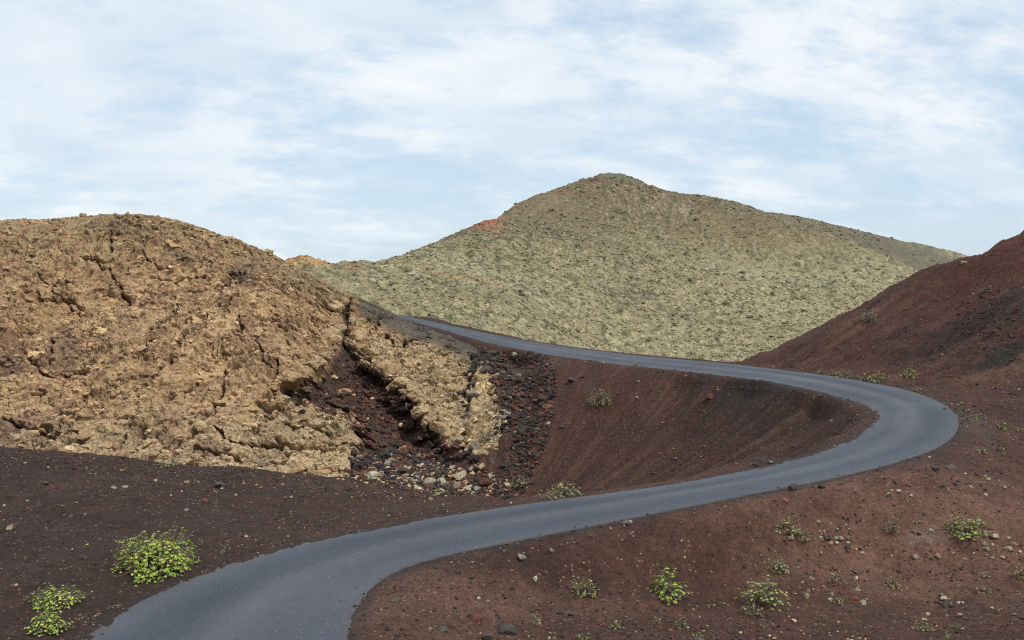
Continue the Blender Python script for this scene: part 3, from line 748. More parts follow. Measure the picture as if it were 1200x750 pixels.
cliff_scatter('foot_rubble', 'heaped grey and pale rubble at the foot of the hollow', foot, 6500, .06, .55, ['black', 'pale', 'tan', 'cinder'], [.50, .10, .08, .32], I2, 2.8)
hol = (cav > -3) * (.15 + ss(.0, .4, wn)) * ss(395, 430, QY)
cliff_scatter('hollow_rubble', 'small brown stones lying in the red hollow of the cliff', hol, 3600, .05, .4, ['cinder', 'tan', 'black', 'rust'], [.80, .07, .10, .03], I2, 3.2)
cliff_scatter('cliff_crumbs', 'crumbled tan stones clinging to the rock face', rock * (1 - band) * (.1 + ss(0, .5, wn2)), 9000, .06, .34, ['tan', 'pale', 'cinder'], [.76, .06, .18], I1, 2.4)
cliff_scatter('cliff_blocks', 'craggy tan blocks standing out of the rock face', rock * (1 - band) * ss(-.1, .4, w1) * (1 - dcap), 1500, .12, .55, ['tan'], [1], I2, 2.6)
cliff_scatter('slab_foot_rubble', 'pale tan rubble below the split slab', ss(-12, 4, polysd(QX, QY, SLIT)) * (1 - slab2), 260, .1, .5, ['tan', 'black', 'pale'], [.3, .6, .1], I2, 2.2)

def cast_scatter(name, label, poly, n, smin, smax, kinds, probs, pw=2.4, base=I2, skip=('road',)):
    x0, x1 = min(q[0] for q in poly), max(q[0] for q in poly); y0, y1 = min(q[1] for q in poly), max(q[1] for q in poly)
    P_, S_c = [], []
    while len(P_) < n:
        px, py = random.uniform(x0, x1), random.uniform(y0, y1)
        if polysd(np.array([px]), np.array([py]), poly)[0] < random.uniform(-6, 6): continue
        h_ = cast(px, py)
        if h_ is None or h_[2] in skip: n -= 1; continue
        P_.append(h_[0][:]); S_c.append(smin * (smax / smin) ** (random.random() ** pw) * h_[0].length / F * .5)
    P_ = np.array(P_); return scatter(name, label, P_, np.array(S_c), pick(kinds, probs, len(P_)), base)
cast_scatter('heap_rubble', 'grey, dark and cream rubble piled below the hollow', [(418,540),(470,535),(520,545),(585,560),(600,582),(520,578),(440,565),(415,562)], 2800, 1.6, 9, ['black', 'pale', 'tan', 'cinder'], [.40, .10, .16, .34])
cast_scatter('band_stones', 'dark stones along the edge of the cinder slope', [(580,412),(640,415),(652,440),(642,500),(622,560),(606,585),(592,585),(596,540),(600,500),(592,450)], 3000, 1.5, 8, ['black', 'cinder', 'pale'], [.56, .42, .02], 3.6)
cast_scatter('hill_crust', 'dark lumps of cinder crust on the red hill', [(1110,360),(1165,335),(1200,345),(1200,430),(1160,415),(1130,395)], 260, 1.2, 6, ['cinder', 'black'], [.75, .25], 2.6)
cast_scatter('bank_lumps', 'dark brown clods on the crest of the left bank', [(0,524),(130,538),(300,555),(520,580),(520,592),(300,572),(130,556),(0,545)], 900, 1.2, 5, ['cinder', 'black', 'tan'], [.6, .3, .1], 2.6, skip=('road', 'rock_cliff'))
# individual rocks
ROCKM = {}
def rock_mesh(kind, k):
    if (kind, k) in ROCKM: return ROCKM[kind, k]
    rg = np.random.default_rng(100 + k); v, f = I3; v = v.copy()
    for _ in range(13):                                   # planar breaks
        d = rg.normal(size=3); d /= np.linalg.norm(d); t = rg.uniform(.45, .8)
        h_ = v @ d; over = h_ > t; v[over] -= np.outer(h_[over] - t, d) * .92
    q = v * 2.3 + k * 9
    nn_ = fbm(q[:, 0] + .6 * q[:, 2], q[:, 1] - .8 * q[:, 2], 4, ridged=True); n3_ = fbm(q[:, 1] * 3 + q[:, 2] * 2, q[:, 0] * 3 - q[:, 2] * 2.4, 3)
    v = v * (1 + .17 * nn_ + .07 * n3_)[:, None]
    v[:, 0] *= rg.uniform(.95, 1.35); v[:, 2] *= rg.uniform(.6, .85)
    pal = np.array(PALS[kind]); c = pal[k % len(pal)][None] * (1 + .35 * n3_)[:, None]
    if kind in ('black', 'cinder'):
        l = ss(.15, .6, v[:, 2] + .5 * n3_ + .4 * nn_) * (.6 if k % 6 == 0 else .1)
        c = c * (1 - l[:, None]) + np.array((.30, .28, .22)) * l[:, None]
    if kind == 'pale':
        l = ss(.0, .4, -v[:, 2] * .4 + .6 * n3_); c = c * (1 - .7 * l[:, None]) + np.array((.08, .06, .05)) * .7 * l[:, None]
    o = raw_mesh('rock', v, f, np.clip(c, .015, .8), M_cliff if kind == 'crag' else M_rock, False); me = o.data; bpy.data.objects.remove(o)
    ROCKM[kind, k] = me; return me
def rock(px, py, wpx, kind, label, group=None, k=None, flat=1.0, cat='rock', gray=None):
    h_ = cast(px, py)
    if h_ is None or h_[2] == 'road': return None
    loc = h_[0]; s = wpx * loc.length / F / 2
    o = bpy.data.objects.new('rock', rock_mesh(kind, random.randrange(6) if k is None else k)); COL.objects.link(o)
    o.location = (loc.x, loc.y, loc.z + s * .22 * flat); o.scale = (s * random.uniform(.85, 1.05), s * random.uniform(.7, 1.0), s * random.uniform(.8, 1.1) * flat)
    o.rotation_euler = (random.uniform(-.3, .3), random.uniform(-.3, .3), random.uniform(0, 6.28))
    o['label'] = label; o['category'] = cat
    if group: o['group'] = group
    return o
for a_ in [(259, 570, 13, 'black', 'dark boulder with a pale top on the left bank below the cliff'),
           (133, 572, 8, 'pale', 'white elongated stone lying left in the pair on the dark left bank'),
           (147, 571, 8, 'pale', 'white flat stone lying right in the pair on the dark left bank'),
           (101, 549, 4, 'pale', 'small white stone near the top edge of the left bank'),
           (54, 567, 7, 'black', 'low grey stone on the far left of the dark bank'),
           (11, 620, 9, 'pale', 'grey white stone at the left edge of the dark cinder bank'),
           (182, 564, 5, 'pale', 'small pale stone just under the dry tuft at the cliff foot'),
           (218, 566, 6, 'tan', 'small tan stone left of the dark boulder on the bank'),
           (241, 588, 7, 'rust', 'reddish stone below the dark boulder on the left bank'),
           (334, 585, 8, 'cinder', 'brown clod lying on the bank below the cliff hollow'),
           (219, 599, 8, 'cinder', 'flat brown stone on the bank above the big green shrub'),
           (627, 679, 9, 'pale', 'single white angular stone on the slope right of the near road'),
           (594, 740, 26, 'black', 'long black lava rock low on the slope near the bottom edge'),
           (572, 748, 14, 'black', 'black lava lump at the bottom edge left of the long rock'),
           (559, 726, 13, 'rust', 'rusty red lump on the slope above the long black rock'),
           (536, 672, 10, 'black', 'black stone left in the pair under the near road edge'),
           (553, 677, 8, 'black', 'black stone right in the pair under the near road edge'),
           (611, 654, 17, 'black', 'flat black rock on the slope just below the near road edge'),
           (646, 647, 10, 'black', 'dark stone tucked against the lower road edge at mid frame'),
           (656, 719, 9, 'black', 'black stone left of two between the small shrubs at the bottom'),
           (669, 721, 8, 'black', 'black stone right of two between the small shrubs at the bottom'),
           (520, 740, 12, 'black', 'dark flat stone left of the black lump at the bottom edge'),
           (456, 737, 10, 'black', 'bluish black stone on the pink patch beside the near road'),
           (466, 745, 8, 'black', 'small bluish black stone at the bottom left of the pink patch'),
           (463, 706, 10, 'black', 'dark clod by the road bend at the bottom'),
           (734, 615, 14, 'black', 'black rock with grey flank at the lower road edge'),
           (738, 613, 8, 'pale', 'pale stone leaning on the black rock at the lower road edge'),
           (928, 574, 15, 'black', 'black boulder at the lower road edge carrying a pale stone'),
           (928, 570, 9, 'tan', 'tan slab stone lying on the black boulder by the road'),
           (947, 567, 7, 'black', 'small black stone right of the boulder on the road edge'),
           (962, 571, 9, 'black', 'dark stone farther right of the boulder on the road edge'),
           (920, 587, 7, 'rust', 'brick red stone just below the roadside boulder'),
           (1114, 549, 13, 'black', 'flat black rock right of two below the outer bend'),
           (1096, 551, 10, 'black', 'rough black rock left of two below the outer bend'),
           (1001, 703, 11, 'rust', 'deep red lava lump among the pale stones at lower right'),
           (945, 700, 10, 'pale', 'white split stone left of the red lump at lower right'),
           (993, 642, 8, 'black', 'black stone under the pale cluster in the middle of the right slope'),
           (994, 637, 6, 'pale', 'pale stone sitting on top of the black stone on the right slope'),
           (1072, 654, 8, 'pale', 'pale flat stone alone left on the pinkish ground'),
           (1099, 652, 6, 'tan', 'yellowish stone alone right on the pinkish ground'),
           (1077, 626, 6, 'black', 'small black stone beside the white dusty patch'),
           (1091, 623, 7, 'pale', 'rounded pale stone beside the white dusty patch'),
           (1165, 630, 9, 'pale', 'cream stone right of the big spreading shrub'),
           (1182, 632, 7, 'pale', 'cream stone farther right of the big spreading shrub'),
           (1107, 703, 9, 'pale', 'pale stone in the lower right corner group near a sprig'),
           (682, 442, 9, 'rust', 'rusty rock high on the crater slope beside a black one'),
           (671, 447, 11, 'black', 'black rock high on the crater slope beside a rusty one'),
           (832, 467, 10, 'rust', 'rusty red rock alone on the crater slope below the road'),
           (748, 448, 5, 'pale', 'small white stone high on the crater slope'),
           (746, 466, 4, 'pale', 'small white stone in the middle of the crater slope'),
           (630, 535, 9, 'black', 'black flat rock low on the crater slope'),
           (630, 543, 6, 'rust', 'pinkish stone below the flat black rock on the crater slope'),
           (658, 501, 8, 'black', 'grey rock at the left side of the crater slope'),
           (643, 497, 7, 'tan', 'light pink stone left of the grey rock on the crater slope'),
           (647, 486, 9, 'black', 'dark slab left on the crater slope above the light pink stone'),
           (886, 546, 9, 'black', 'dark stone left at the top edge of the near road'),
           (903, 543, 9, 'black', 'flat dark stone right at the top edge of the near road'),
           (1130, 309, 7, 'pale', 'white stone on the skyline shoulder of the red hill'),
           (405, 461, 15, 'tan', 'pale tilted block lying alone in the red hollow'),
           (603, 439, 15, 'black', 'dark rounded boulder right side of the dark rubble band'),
           (609, 446, 11, 'black', 'dark boulder touching the rounded one in the rubble band'),
           (571, 435, 14, 'black', 'dark boulder with grey lichen at the top of the pale strip'),
           (555, 465, 17, 'black', 'grey boulder wedged left of the pale strip'),
           (553, 453, 15, 'black', 'black tilted boulder above the grey wedged one'),
           (610, 508, 13, 'black', 'black boulder midway down the dark rubble band'),
           (592, 546, 13, 'black', 'grey boulder low in the dark rubble band'),
           (628, 505, 11, 'black', 'dark boulder right of the midway one in the band'),
           (635, 468, 15, 'black', 'long grey slab on the right side of the rubble band'),
           (640, 478, 11, 'rust', 'maroon boulder below the long grey slab'),
           (436, 560, 19, 'pale', 'grey white boulder at the left foot of the rubble heap'),
           (434, 552, 13, 'pale', 'pale boulder resting on top of the left foot boulder'),
           (540, 560, 19, 'pale', 'largest pale boulder at the right of the rubble heap'),
           (504, 568, 19, 'pale', 'broad pale boulder in the middle front of the rubble heap'),
           (474, 554, 15, 'black', 'dark angular boulder in the middle of the rubble heap'),
           (489, 562, 13, 'black', 'dark rounded boulder in the front of the rubble heap'),
           (549, 574, 13, 'pale', 'creamy boulder at the front right edge of the rubble heap'),
           (534, 572, 12, 'pale', 'creamy boulder next to the front right one in the heap'),
           (560, 574, 11, 'pale', 'last creamy boulder at the right end of the rubble heap'),
           (523, 526, 15, 'black', 'brown square block under the lip of the slab'),
           (535, 524, 12, 'tan', 'brownish block beside the square one under the slab'),
           (307, 546, 14, 'pale', 'whitish block at the foot of the tan rock face'),
           (318, 541, 8, 'pale', 'small whitish block right of the one at the rock foot'),
           (402, 520, 13, 'pale', 'pale outcrop block at the left rim of the hollow')]:
    rock(*a_, flat=.6 if a_[0] in (594, 611, 1114, 133, 147) else 1.0)
def cluster(n, cx, cy, rx, ry, smin, smax, kinds, label, group):
    c_ = 0
    for _ in range(n * 3):
        if c_ >= n: break
        a = random.gauss(0, .5); b = random.gauss(0, .5)
        if rock(cx + rx * a, cy + ry * b, (1.3 if cx > 900 and cy > 600 else 1.) * smin * (smax / smin) ** (random.random() ** 2), random.choice(kinds), label, group): c_ += 1
cluster(26, 975, 632, 40, 20, 3, 6.5, ['pale', 'pale', 'tan', 'black', 'cinder'], 'small pale and dark stones scattered around the middle of the right slope', 'stones on the middle of the right slope')
cluster(24, 965, 685, 55, 22, 3, 7, ['pale', 'pale', 'rust', 'black'], 'small pale stones scattered over the lower right slope', 'stones on the lower right slope')
cluster(24, 1105, 715, 75, 25, 3, 6, ['pale', 'pale', 'black', 'cinder'], 'small whitish stones sprinkled in the lower right corner', 'stones in the lower right corner')
cluster(14, 1170, 640, 34, 24, 3, 7, ['pale', 'tan'], 'small cream stones right of the spreading shrub', 'stones by the spreading shrub')
cluster(22, 1140, 566, 45, 13, 3, 8, ['black', 'black', 'pale'], 'small black and grey stones below the outer bend', 'stones below the outer bend')
cluster(16, 1070, 585, 70, 22, 3, 5.5, ['pale', 'black', 'rust'], 'small stones on the upper right slope below the road', 'stones on the upper right slope')
cluster(14, 1190, 520, 30, 40, 3, 5, ['cinder', 'black'], 'small dark stones at the foot of the red hill', 'stones at the foot of the red hill')
cluster(18, 600, 700, 130, 45, 3, 8, ['black', 'black', 'cinder', 'rust'], 'small dark cinder lumps on the near slope under the road', 'lumps on the near slope')
cluster(22, 240, 572, 190, 18, 3, 7, ['cinder', 'black', 'pale', 'cinder'], 'small stones along the top of the left bank', 'stones on the left bank')
cluster(34, 500, 562, 62, 18, 5, 11, ['pale', 'pale', 'black', 'black', 'tan'], 'medium boulders heaped at the foot of the cliff hollow', 'boulders in the rubble heap')
cluster(34, 604, 490, 26, 75, 4, 10, ['black', 'black', 'black', 'cinder'], 'dark boulders strewn down the rubble band beside the pale strip', 'boulders in the dark band')
cluster(12, 400, 490, 40, 30, 4, 8, ['tan', 'cinder'], 'brown stones lying in the red hollow', 'stones in the red hollow')
cluster(16, 760, 500, 150, 50, 2.5, 5, ['cinder', 'black', 'pale'], 'small stones dotted over the crater slope', 'stones on the crater slope')

def crag(px, py, w, hrel, lean, label, group):
    h_ = cast(px, py)
    if h_ is None or h_[2] in ('road', 'ground'): return
    loc = h_[0]; s = w * loc.length / F / 2
    o = bpy.data.objects.new('rock_block', rock_mesh('crag', random.randrange(8))); COL.objects.link(o)
    o.location = (loc.x, loc.y + s * .12, loc.z - s * .1); o.scale = (s, s * .8, s * hrel)
    o.rotation_euler = (random.uniform(-.5, .5), random.uniform(-.5, .5) + lean, random.uniform(0, 6.28)); o['label'] = label; o['category'] = 'rock'; o['group'] = group
LIPL = [(398,352),(392,368),(391,386),(384,402),(374,420),(360,434),(340,440),(322,452)]
LIPR = [(417,372),(420,392),(428,408),(448,424),(468,442),(486,466),(504,492),(524,508),(546,526)]
LIPB = [(326,470),(350,484),(376,492),(398,504),(406,524),(404,546),(380,556),(350,552),(310,546)]
for pts, n_, lab, gr in ((LIPL, 44, 'chunky tan block on the broken left lip of the dark hollow', 'blocks on the left lip of the hollow'), (LIPR, 38, 'chunky tan block along the lower edge of the rock spur', 'blocks along the spur edge'), (LIPB, 22, 'knobbly tan block on the rock left below the hollow', 'blocks below the hollow')):
    for _ in range(n_):
        t_ = random.uniform(0, len(pts) - 1.001); i_ = int(t_); f_ = t_ - i_
        crag(pts[i_][0] * (1 - f_) + pts[i_ + 1][0] * f_ + random.gauss(0, 3), pts[i_][1] * (1 - f_) + pts[i_ + 1][1] * f_ + random.gauss(0, 3), random.uniform(9, 30), random.uniform(.6, 1.0), 0, lab, gr)
for _ in range(46):
    crag(random.uniform(5, 400), 470 + 75 * random.random() ** .8, random.uniform(9, 26), random.uniform(.5, .8), 0, 'rounded tan crag bulging from the foot of the rock face', 'crags at the foot of the rock face')
for _ in range(44):
    crag(random.uniform(5, 380), random.uniform(275, 465), random.uniform(6, 15), random.uniform(.45, .75), 0, 'small tan knob standing out of the rock face', 'knobs on the rock face')
# ------------------------------------------------------------------ shrubs
def tube(v, f, c, pts, r0, r1, col, sides=4):
    b = len(v)
    n = len(pts)
    for i, p in enumerate(pts):
        d = (pts[min(i + 1, n - 1)] - pts[max(i - 1, 0)]); d = d / (np.linalg.norm(d) + 1e-9)
        a = np.cross(d, (0.3, .2, .93)); a /= np.linalg.norm(a) + 1e-9; e = np.cross(d, a); r_ = r0 + (r1 - r0) * i / (n - 1)
        for s in range(sides):
            t = 2 * math.pi * s / sides; v.append(p + r_ * (a * math.cos(t) + e * math.sin(t))); c.append(col)
    for i in range(n - 1):
        for s in range(sides):
            f.append((b + i * sides + s, b + i * sides + (s + 1) % sides, b + (i + 1) * sides + (s + 1) % sides, b + (i + 1) * sides + s))
LEAFC = {'bright': [(.28, .38, .055), (.34, .43, .075), (.20, .30, .045), (.38, .41, .09), (.14, .22, .035)],
         'green': [(.23, .30, .065), (.30, .37, .09), (.17, .23, .055), (.34, .38, .12)],
         'dull': [(.27, .29, .10), (.32, .33, .13), (.21, .22, .08), (.16, .18, .07)],
         'dry': [(.28, .23, .15), (.22, .17, .11), (.33, .29, .19), (.20, .19, .10)],
         'sage': [(.17, .19, .10), (.22, .23, .14), (.12, .14, .07)]}
def shrub(px, py, wpx, hpx, tone, label, n=None, flowers=0., group=None, lean=0., open_=.5):
    """px,py = foot of the plant in the picture"""
    h_ = cast(px, py - .08 * wpx * (wpx > 12))
    if h_ is None: return
    loc = h_[0]; m = loc.length / F; W = wpx * m / 2 * (1.14 if wpx < 50 else .98); H = max(.5 * hpx, hpx - .10 * wpx) * m * (1.06 if wpx < 50 else .86)
    rg = np.random.default_rng(int(px * 7 + py * 13))
    if n is None: n = int(min(1500, max(50, wpx * hpx * (1.05 if wpx < 50 else .70))))
    root = bpy.data.objects.new('shrub', None); COL.objects.link(root); root.location = loc + Vector((0, 0, -.02)); root.empty_display_size = .1
    root['label'] = label; root['category'] = 'shrub'
    if group: root['group'] = group
    bv, bf, bc = [], [], []; lv, lf, lc = [], [], []
    stems = max(5, int(n ** .5 * 1.3)); az = rg.uniform(0, 2 * math.pi, stems)
    hubs = []
    for s in range(stems):
        e = rg.uniform(.15, 1.35); q = np.array([math.cos(az[s]) * math.cos(e) * W, math.sin(az[s]) * math.cos(e) * W, math.sin(e) * H]) * rg.uniform(.5, .7)
        hubs.append(q); mid = q * .5 + np.array([0, 0, -.08 * H]) + rg.normal(0, .04 * W, 3)
        mid[2] = max(mid[2], .02)
        tube(bv, bf, bc, [np.zeros(3), mid, q], max(.012, .5 * m), max(.006, .3 * m), (.13, .11, .09))
    hubs = np.array(hubs)
    lob = rg.uniform(-1, 1, 6)
    rs = max(.02, min(.062, W * (.082 if wpx < 50 else .060))); rs = min(max(rs, 1.0 * m), .05 if m < .03 else 9)
    for i in range(n):
        a = rg.uniform(0, 2 * math.pi); e = math.asin(rg.uniform(-.02, 1.0) ** 1.0 if rg.random() > .02 else 0)
        k_ = rg.uniform(.25, 1.0) ** (.6) * (1 + .16 * math.sin(3 * a + lob[0] * 3) + .12 * math.sin(5 * a + 9 * lob[1]) + .1 * math.sin(4 * e + 5 * lob[2]))
        q = np.array([math.cos(a) * math.cos(e) * W * k_, math.sin(a) * math.cos(e) * W * k_, max(.03, math.sin(e) * H * k_)])
        if rg.random() < .13: q[:2] *= 1.22
        j = ((hubs - q) ** 2).sum(1).argmin()
        tube(bv, bf, bc, [hubs[j] * .95, (hubs[j] + q) / 2 + rg.normal(0, .03 * W, 3), q], max(.005, .28 * m), max(.003, .18 * m), tuple(np.array((.16, .135, .10)) * rg.uniform(.7, 1.2)), 3)
        pal = LEAFC[tone]; col = np.array(pal[rg.integers(len(pal))]) * rg.uniform(.8, 1.2)
        fl = rg.random() < flowers
        if fl: col = np.array([(.55, .30, .09), (.5, .42, .10), (.48, .22, .12)][rg.integers(3)])
        out_ = q / (np.linalg.norm(q) + 1e-9) * .5 + np.array((0, 0, .8)); out_ /= np.linalg.norm(out_)
        a1 = np.cross(out_, (.1, .9, .2)); a1 /= np.linalg.norm(a1); a2 = np.cross(out_, a1)
        nl = 6 if wpx > 25 else 4; r_ = rs * rg.uniform(.7, 1.25) * (.7 if fl else 1)
        for l in range(nl):
            t = 2 * math.pi * l / nl + rg.uniform(-.4, .4); d = a1 * math.cos(t) + a2 * math.sin(t); sdv = -a1 * math.sin(t) + a2 * math.cos(t)
            up = rg.uniform(.25, .9); tip = q + (d + out_ * up) * r_; mdl = q + (d * .55 + out_ * up * .35) * r_; wd = r_ * .30
            b0 = len(lv); lv += [q - sdv * wd * .3, q + sdv * wd * .3, mdl + sdv * wd, tip, mdl - sdv * wd]
            cc_ = col * rg.uniform(.82, 1.18); lc += [cc_] * 5
            lf.append((b0, b0 + 1, b0 + 2, b0 + 2)); lf.append((b0, b0 + 2, b0 + 3, b0 + 4))
    def mk(name, v, f, c, mat):
        me = bpy.data.meshes.new(name); ff = [tuple(dict.fromkeys(q)) for q in f]
        me.from_pydata([tuple(q) for q in v], [], ff); at = me.color_attributes.new('Col', 'FLOAT_COLOR', 'POINT')
        ca = np.ones((len(v), 4), np.float32); ca[:, :3] = np.array(c); at.data.foreach_set('color', ca.ravel()); me.materials.append(mat)
        o = bpy.data.objects.new(name, me); COL.objects.link(o); o.parent = root; return o
    mk('branches', bv, bf, bc, M_twig); mk('foliage', lv, lf, lc, M_leaf)
    return root
for a_ in [
    (182, 676, 88, 52, 'bright', 'large bright green flowering shrub on the dark left bank beside the road', None, .14),
    (64, 713, 52, 28, 'bright', 'loose bright green shrub above the low one in the lower left corner', 420, .05),
    (56, 742, 34, 22, 'bright', 'low compact green shrub in the lower left corner', 260, .04),
    (103, 727, 22, 9, 'bright', 'thin trailing green sprigs right of the corner shrubs', 14, 0),
    (134, 714, 16, 8, 'bright', 'tiny yellow green sprigs nearest the left road edge', 9, 0),
    (265, 648, 20, 13, 'bright', 'small sparse green sprig between the large shrub and the road', 14, .1),
    (200, 548, 25, 11, 'dull', 'dry olive tuft growing at the foot of the tan cliff', 60, 0),
    (783, 703, 46, 34, 'bright', 'rounded bright green shrub at the bottom centre right', 170, .1),
    (684, 699, 30, 20, 'green', 'small green bush left of the rounded bright shrub', 80, .06),
    (628, 734, 18, 17, 'bright', 'small upright green sprig at the bottom centre', 30, 0),
    (706, 704, 8, 5, 'dry', 'tiny dry tuft just right of the small green bush', 9, 0),
    (721, 738, 17, 11, 'bright', 'small low green plant under the small green bush', 30, 0),
    (684, 751, 14, 10, 'bright', 'small green plant cut by the bottom edge left of centre', 24, 0),
    (771, 731, 11, 10, 'green', 'small thin green sprig left of the upright clump at the bottom', 18, 0),
    (799, 736, 13, 18, 'green', 'slim upright green clump below the rounded bright shrub', 34, 0),
    (817, 753, 20, 12, 'bright', 'green plant on the bottom edge below the slim clump', 40, 0),
    (897, 714, 42, 38, 'green', 'dense tall green shrub left of the pale stones at lower right', 170, .05),
    (883, 722, 22, 14, 'dry', 'grey dry bush at the foot of the dense tall shrub', 60, 0),
    (894, 734, 10, 8, 'dry', 'small grey dry tuft below the grey dry bush', 16, 0),
    (834, 711, 10, 7, 'green', 'tiny low green tuft left of the dense tall shrub', 14, 0),
    (847, 707, 7, 4, 'dry', 'tiny brownish sprig between the low tuft and the tall shrub', 8, 0),
    (911, 671, 31, 16, 'dull', 'flat half dry shrub above the dense tall shrub', 80, .03),
    (924, 625, 28, 18, 'green', 'green shrub left of the touching pair on the right slope', 90, .03),
    (940, 634, 23, 14, 'dull', 'duller shrub right of the touching pair on the right slope', 70, 0),
    (981, 682, 21, 14, 'dry', 'greyish dry shrub amid the pale stones on the lower right', 60, 0),
    (982, 708, 14, 11, 'green', 'small green plant under the greyish dry shrub', 34, 0),
    (1048, 688, 19, 11, 'green', 'small low green shrub alone right of the pale stone cluster', 50, .08),
    (1043, 624, 20, 16, 'dry', 'pale dry twiggy bush left of the big spreading shrub', 55, 0),
    (1041, 582, 9, 9, 'dry', 'small dry sprig just below the road on the right slope', 16, 0),
    (1077, 612, 10, 5, 'bright', 'tiny green sprig between the twiggy bush and the spreading shrub', 12, 0),
    (1133, 630, 50, 29, 'green', 'big spreading green shrub on the right slope', 230, .03),
    (1081, 741, 24, 13, 'green', 'low spreading green shrub near the bottom right edge', 60, .1),
    (1112, 748, 10, 8, 'bright', 'small green sprig right of the low spreading shrub', 14, 0),
    (1120, 735, 10, 7, 'green', 'tiny plant above the small sprig at the bottom right', 12, 0),
    (1151, 695, 15, 9, 'green', 'small leafy plant in the lower right corner', 26, 0),
    (1123, 686, 11, 5, 'green', 'tiny flat plant left of the leafy plant at lower right', 14, 0),
    (1154, 675, 11, 9, 'dull', 'olive tuft beside pale stones at lower right', 20, 0),
    (1196, 678, 14, 14, 'green', 'green shrub cut by the right edge above the corner', 40, 0),
    (1172, 503, 18, 9, 'bright', 'bright low plant at the right of the outer bend', 40, .06),
    (1149, 532, 16, 8, 'bright', 'bright low plant left of two below the outer bend', 36, .08),
    (1173, 531, 11, 9, 'bright', 'bright small plant right of two below the outer bend', 26, .08),
    (1194, 505, 10, 6, 'green', 'small plant at the right edge beside the outer bend', 16, 0),
    (1144, 491, 12, 8, 'bright', 'small bright plant just outside the tip of the bend', 24, 0),
    (1153, 492, 7, 6, 'green', 'tiny green sprig right of the plant at the bend tip', 9, 0),
    (1125, 475, 8, 5, 'bright', 'tiny bright sprig beyond the outer bend', 12, 0),
    (1077, 459, 13, 7, 'green', 'small pale green plant below the bright hillside shrub', 22, 0),
    (1064, 444, 19, 14, 'bright', 'bright green shrub on the red slope above the bend', 70, 0),
    (1030, 449, 18, 14, 'bright', 'brightest green shrub right of the roadside row', 70, 0),
    (1014, 447, 18, 11, 'green', 'pale green shrub second from right in the roadside row', 50, .05),
    (993, 444, 22, 11, 'dull', 'olive shrub in the middle of the roadside row', 50, 0),
    (976, 440, 12, 7, 'dull', 'small olive plant second from left in the roadside row', 22, 0),
    (962, 438, 11, 7, 'green', 'small green plant leftmost in the roadside row', 18, 0),
    (1018, 379, 24, 18, 'sage', 'grey green bush on the left flank of the red hill', 110, 0),
    (1156, 343, 15, 9, 'sage', 'yellowish grey bush high on the red hill near the right edge', 50, 0),
    (703, 476, 30, 22, 'dull', 'yellow green bush alone on the crater slope', 130, 0),
    (662, 583, 34, 18, 'dull', 'olive shrub right of the pair above the near road', 110, 0),
    (642, 586, 26, 13, 'dry', 'browner shrub left of the pair above the near road', 60, 0),
    (608, 572, 25, 16, 'dull', 'olive bush at the foot of the dark rubble band', 100, 0),
    (572, 517, 22, 15, 'sage', 'faint sage bush on the pale rock strip', 60, 0),
    (542, 425, 14, 10, 'sage', 'sage tuft at the top of the tan slab', 36, 0),
    (745, 428, 5, 3, 'bright', 'tiny green weed on the inner road edge at the far left', 8, 0),
    (833, 438, 5, 3, 'bright', 'tiny green weed on the inner road edge at the middle', 8, 0),
    (890, 446, 8, 4, 'bright', 'green weed on the inner road edge above the black patch', 12, 0),
    (954, 467, 6, 4, 'bright', 'green weed inside the bend below the road edge', 9, 0),
    (222, 392, 20, 10, 'sage', 'dark sage bush in the middle of the tan cliff face', 60, 0),
    (119, 401, 17, 7, 'sage', 'low sage bush left on the tan cliff face', 40, 0),
    (131, 426, 13, 4, 'sage', 'faint flat tuft below the low bush on the cliff', 20, 0),
    (61, 259, 9, 4, 'sage', 'dark tuft on the cliff skyline at the left', 20, 0),
    (70, 259, 5, 3, 'sage', 'tiny tuft right of the dark one on the cliff skyline', 10, 0),
    (139, 255, 9, 4, 'sage', 'dark tuft on the highest point of the cliff skyline', 20, 0),
    (255, 277, 8, 4, 'sage', 'dark tuft on the descending cliff skyline', 16, 0)]:
    shrub(a_[0], a_[1], a_[2], a_[3], a_[4], a_[5], a_[6], a_[7])
for k_, (px, py, w_) in enumerate([(648, 247, 7), (900, 244, 5), (707, 303, 6), (675, 333, 8), (640, 345, 8), (610, 342, 8), (612, 346, 6), (676, 388, 8), (697, 405, 10), (650, 403, 9), (727, 365, 8), (740, 326, 6), (777, 345, 7), (803, 298, 6), (827, 345, 6), (850, 357, 8), (790, 382, 7), (560, 330, 8), (552, 301, 6), (490, 304, 6), (460, 334, 10), (520, 333, 7), (585, 318, 6), (845, 390, 8), (880, 372, 7), (905, 345, 6), (940, 365, 6), (760, 400, 8), (717, 256, 6), (815, 258, 6), (870, 320, 6), (480, 293, 4), (571, 371, 7)]):
    shrub(px, py, w_, w_ * .6, 'sage', 'low dark green bush dotted over the lichen hill', 26, 0, group='dark bushes dotted over the lichen hill')


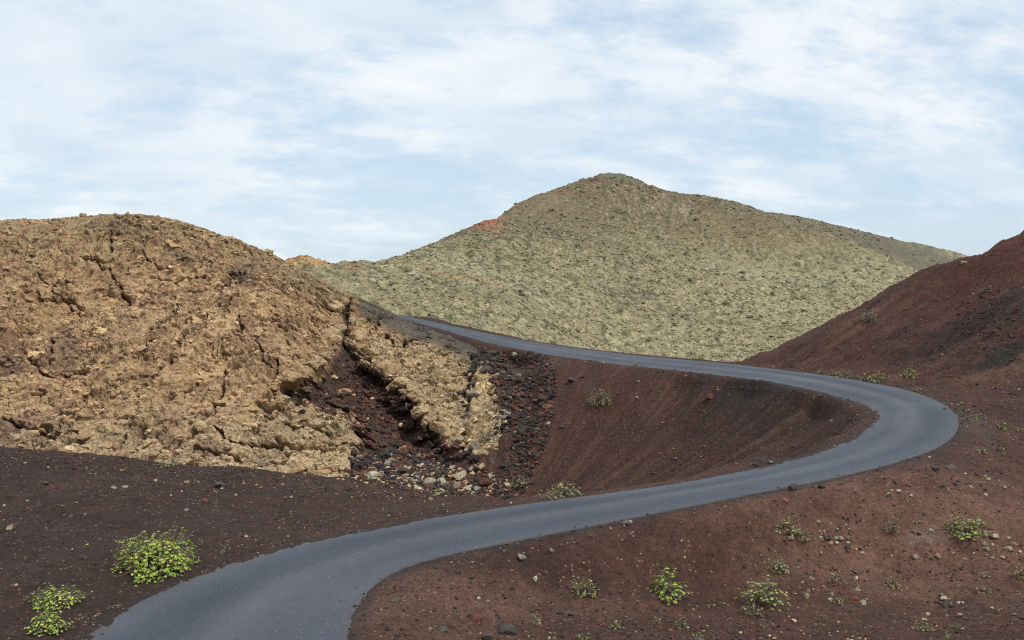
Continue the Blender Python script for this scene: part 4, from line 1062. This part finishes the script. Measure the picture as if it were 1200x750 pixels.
# ------------------------------------------------------------------ camera, light, sky
cam = bpy.data.cameras.new('camera'); co = bpy.data.objects.new('camera', cam); COL.objects.link(co)
cam.sensor_width = 36; cam.lens = 36 * F / 1200; cam.clip_end = 20000; cam.clip_start = .1
co.location = (0, 0, 0); co.rotation_euler = (math.pi / 2 - TH, 0, 0)
sc = bpy.context.scene; sc.camera = co
SUN_EL, SUN_AZ = math.radians(54), math.radians(128)      # azimuth clockwise from +Y: behind and to the left
ld = bpy.data.lights.new('sun', 'SUN'); lo = bpy.data.objects.new('sun', ld); COL.objects.link(lo)
ld.energy = 3.1; ld.angle = math.radians(2.5); ld.color = (1, .95, .88)
sv = Vector((math.sin(SUN_AZ) * math.cos(SUN_EL), math.cos(SUN_AZ) * math.cos(SUN_EL), math.sin(SUN_EL)))
lo.rotation_euler = sv.to_track_quat('Z', 'Y').to_euler(); lo.location = (0, 0, 60)
w = bpy.data.worlds.new('World'); sc.world = w; w.use_nodes = True; nt = w.node_tree
bg = nt.nodes['Background']; bg.inputs['Strength'].default_value = .1
sky = nt.nodes.new('ShaderNodeTexSky'); sky.sky_type = 'NISHITA'; sky.sun_disc = False
sky.sun_elevation = SUN_EL; sky.sun_rotation = SUN_AZ; sky.altitude = 300; sky.air_density = 1.0; sky.dust_density = .6; sky.ozone_density = 1.5
tc = nt.nodes.new('ShaderNodeTexCoord')
sep = nt.nodes.new('ShaderNodeSeparateXYZ'); nt.links.new(tc.outputs['Generated'], sep.inputs[0])
def mth(op, a, b=None, clamp=False):
    n = nt.nodes.new('ShaderNodeMath'); n.operation = op; n.use_clamp = clamp
    for i, q in enumerate((a, b)):
        if q is None: continue
        if isinstance(q, (int, float)): n.inputs[i].default_value = q
        else: nt.links.new(q, n.inputs[i])
    return n.outputs[0]
den = mth('ADD', mth('MAXIMUM', sep.outputs[2], 0.0), .30)
u = mth('DIVIDE', sep.outputs[0], den); v = mth('DIVIDE', sep.outputs[1], den)
cmb = nt.nodes.new('ShaderNodeCombineXYZ'); nt.links.new(mth('ADD', mth('MULTIPLY', u, 1.7), mth('MULTIPLY', v, -.5)), cmb.inputs[0]); nt.links.new(mth('MULTIPLY', v, 2.2), cmb.inputs[1])
nt.links.new(mth('MULTIPLY', sep.outputs[2], 2.0), cmb.inputs[2])
def cl_noise(scale, detail, rough, dist, off):
    mp = nt.nodes.new('ShaderNodeMapping'); mp.inputs['Location'].default_value = off; nt.links.new(cmb.outputs[0], mp.inputs[0])
    return noise(nt, scale, detail, rough, mp.outputs[0], dist).outputs['Fac']
n_big = cl_noise(1.1, 7, .56, .2, (3.1, 0, 0)); n_fine = cl_noise(3.8, 10, .62, .0, (7, 2, 0)); n_sh = cl_noise(1.3, 5, .55, .3, (1, 9, 4))
cov = mth('ADD', mth('MULTIPLY', n_big, .58), mth('MULTIPLY', n_fine, .42))
cov = mth('ADD', cov, mth('MULTIPLY', sep.outputs[2], .42))
cov = mth('ADD', cov, mth('SUBTRACT', -.012, mth('MULTIPLY', sep.outputs[0], .06)))
rc = ramp(nt, cov, [(.45, .05), (.52, .42), (.58, .85), (.67, 1.0)])
shade = ramp(nt, n_sh, [(.36, (7.2, 8.2, 9.2)), (.5, (8.3, 9.05, 9.7)), (.62, (9.3, 9.65, 10.05))])
pale = nt.nodes.new('ShaderNodeMix'); pale.data_type = 'RGBA'; pale.inputs['Factor'].default_value = .7
nt.links.new(sky.outputs[0], pale.inputs[6]); pale.inputs[7].default_value = (6.5, 8.25, 9.9, 1)
mx = nt.nodes.new('ShaderNodeMix'); mx.data_type = 'RGBA'
nt.links.new(rc.outputs[0], mx.inputs['Factor']); nt.links.new(pale.outputs[2], mx.inputs[6]); nt.links.new(shade.outputs[0], mx.inputs[7])
nt.links.new(mx.outputs[2], bg.inputs['Color'])
sc.cycles.use_denoising = False; sc.cycles.filter_width = 1.15
sc.view_settings.view_transform = 'Standard'; sc.view_settings.look = 'None'; sc.view_settings.gamma = 1; sc.view_settings.exposure = 0
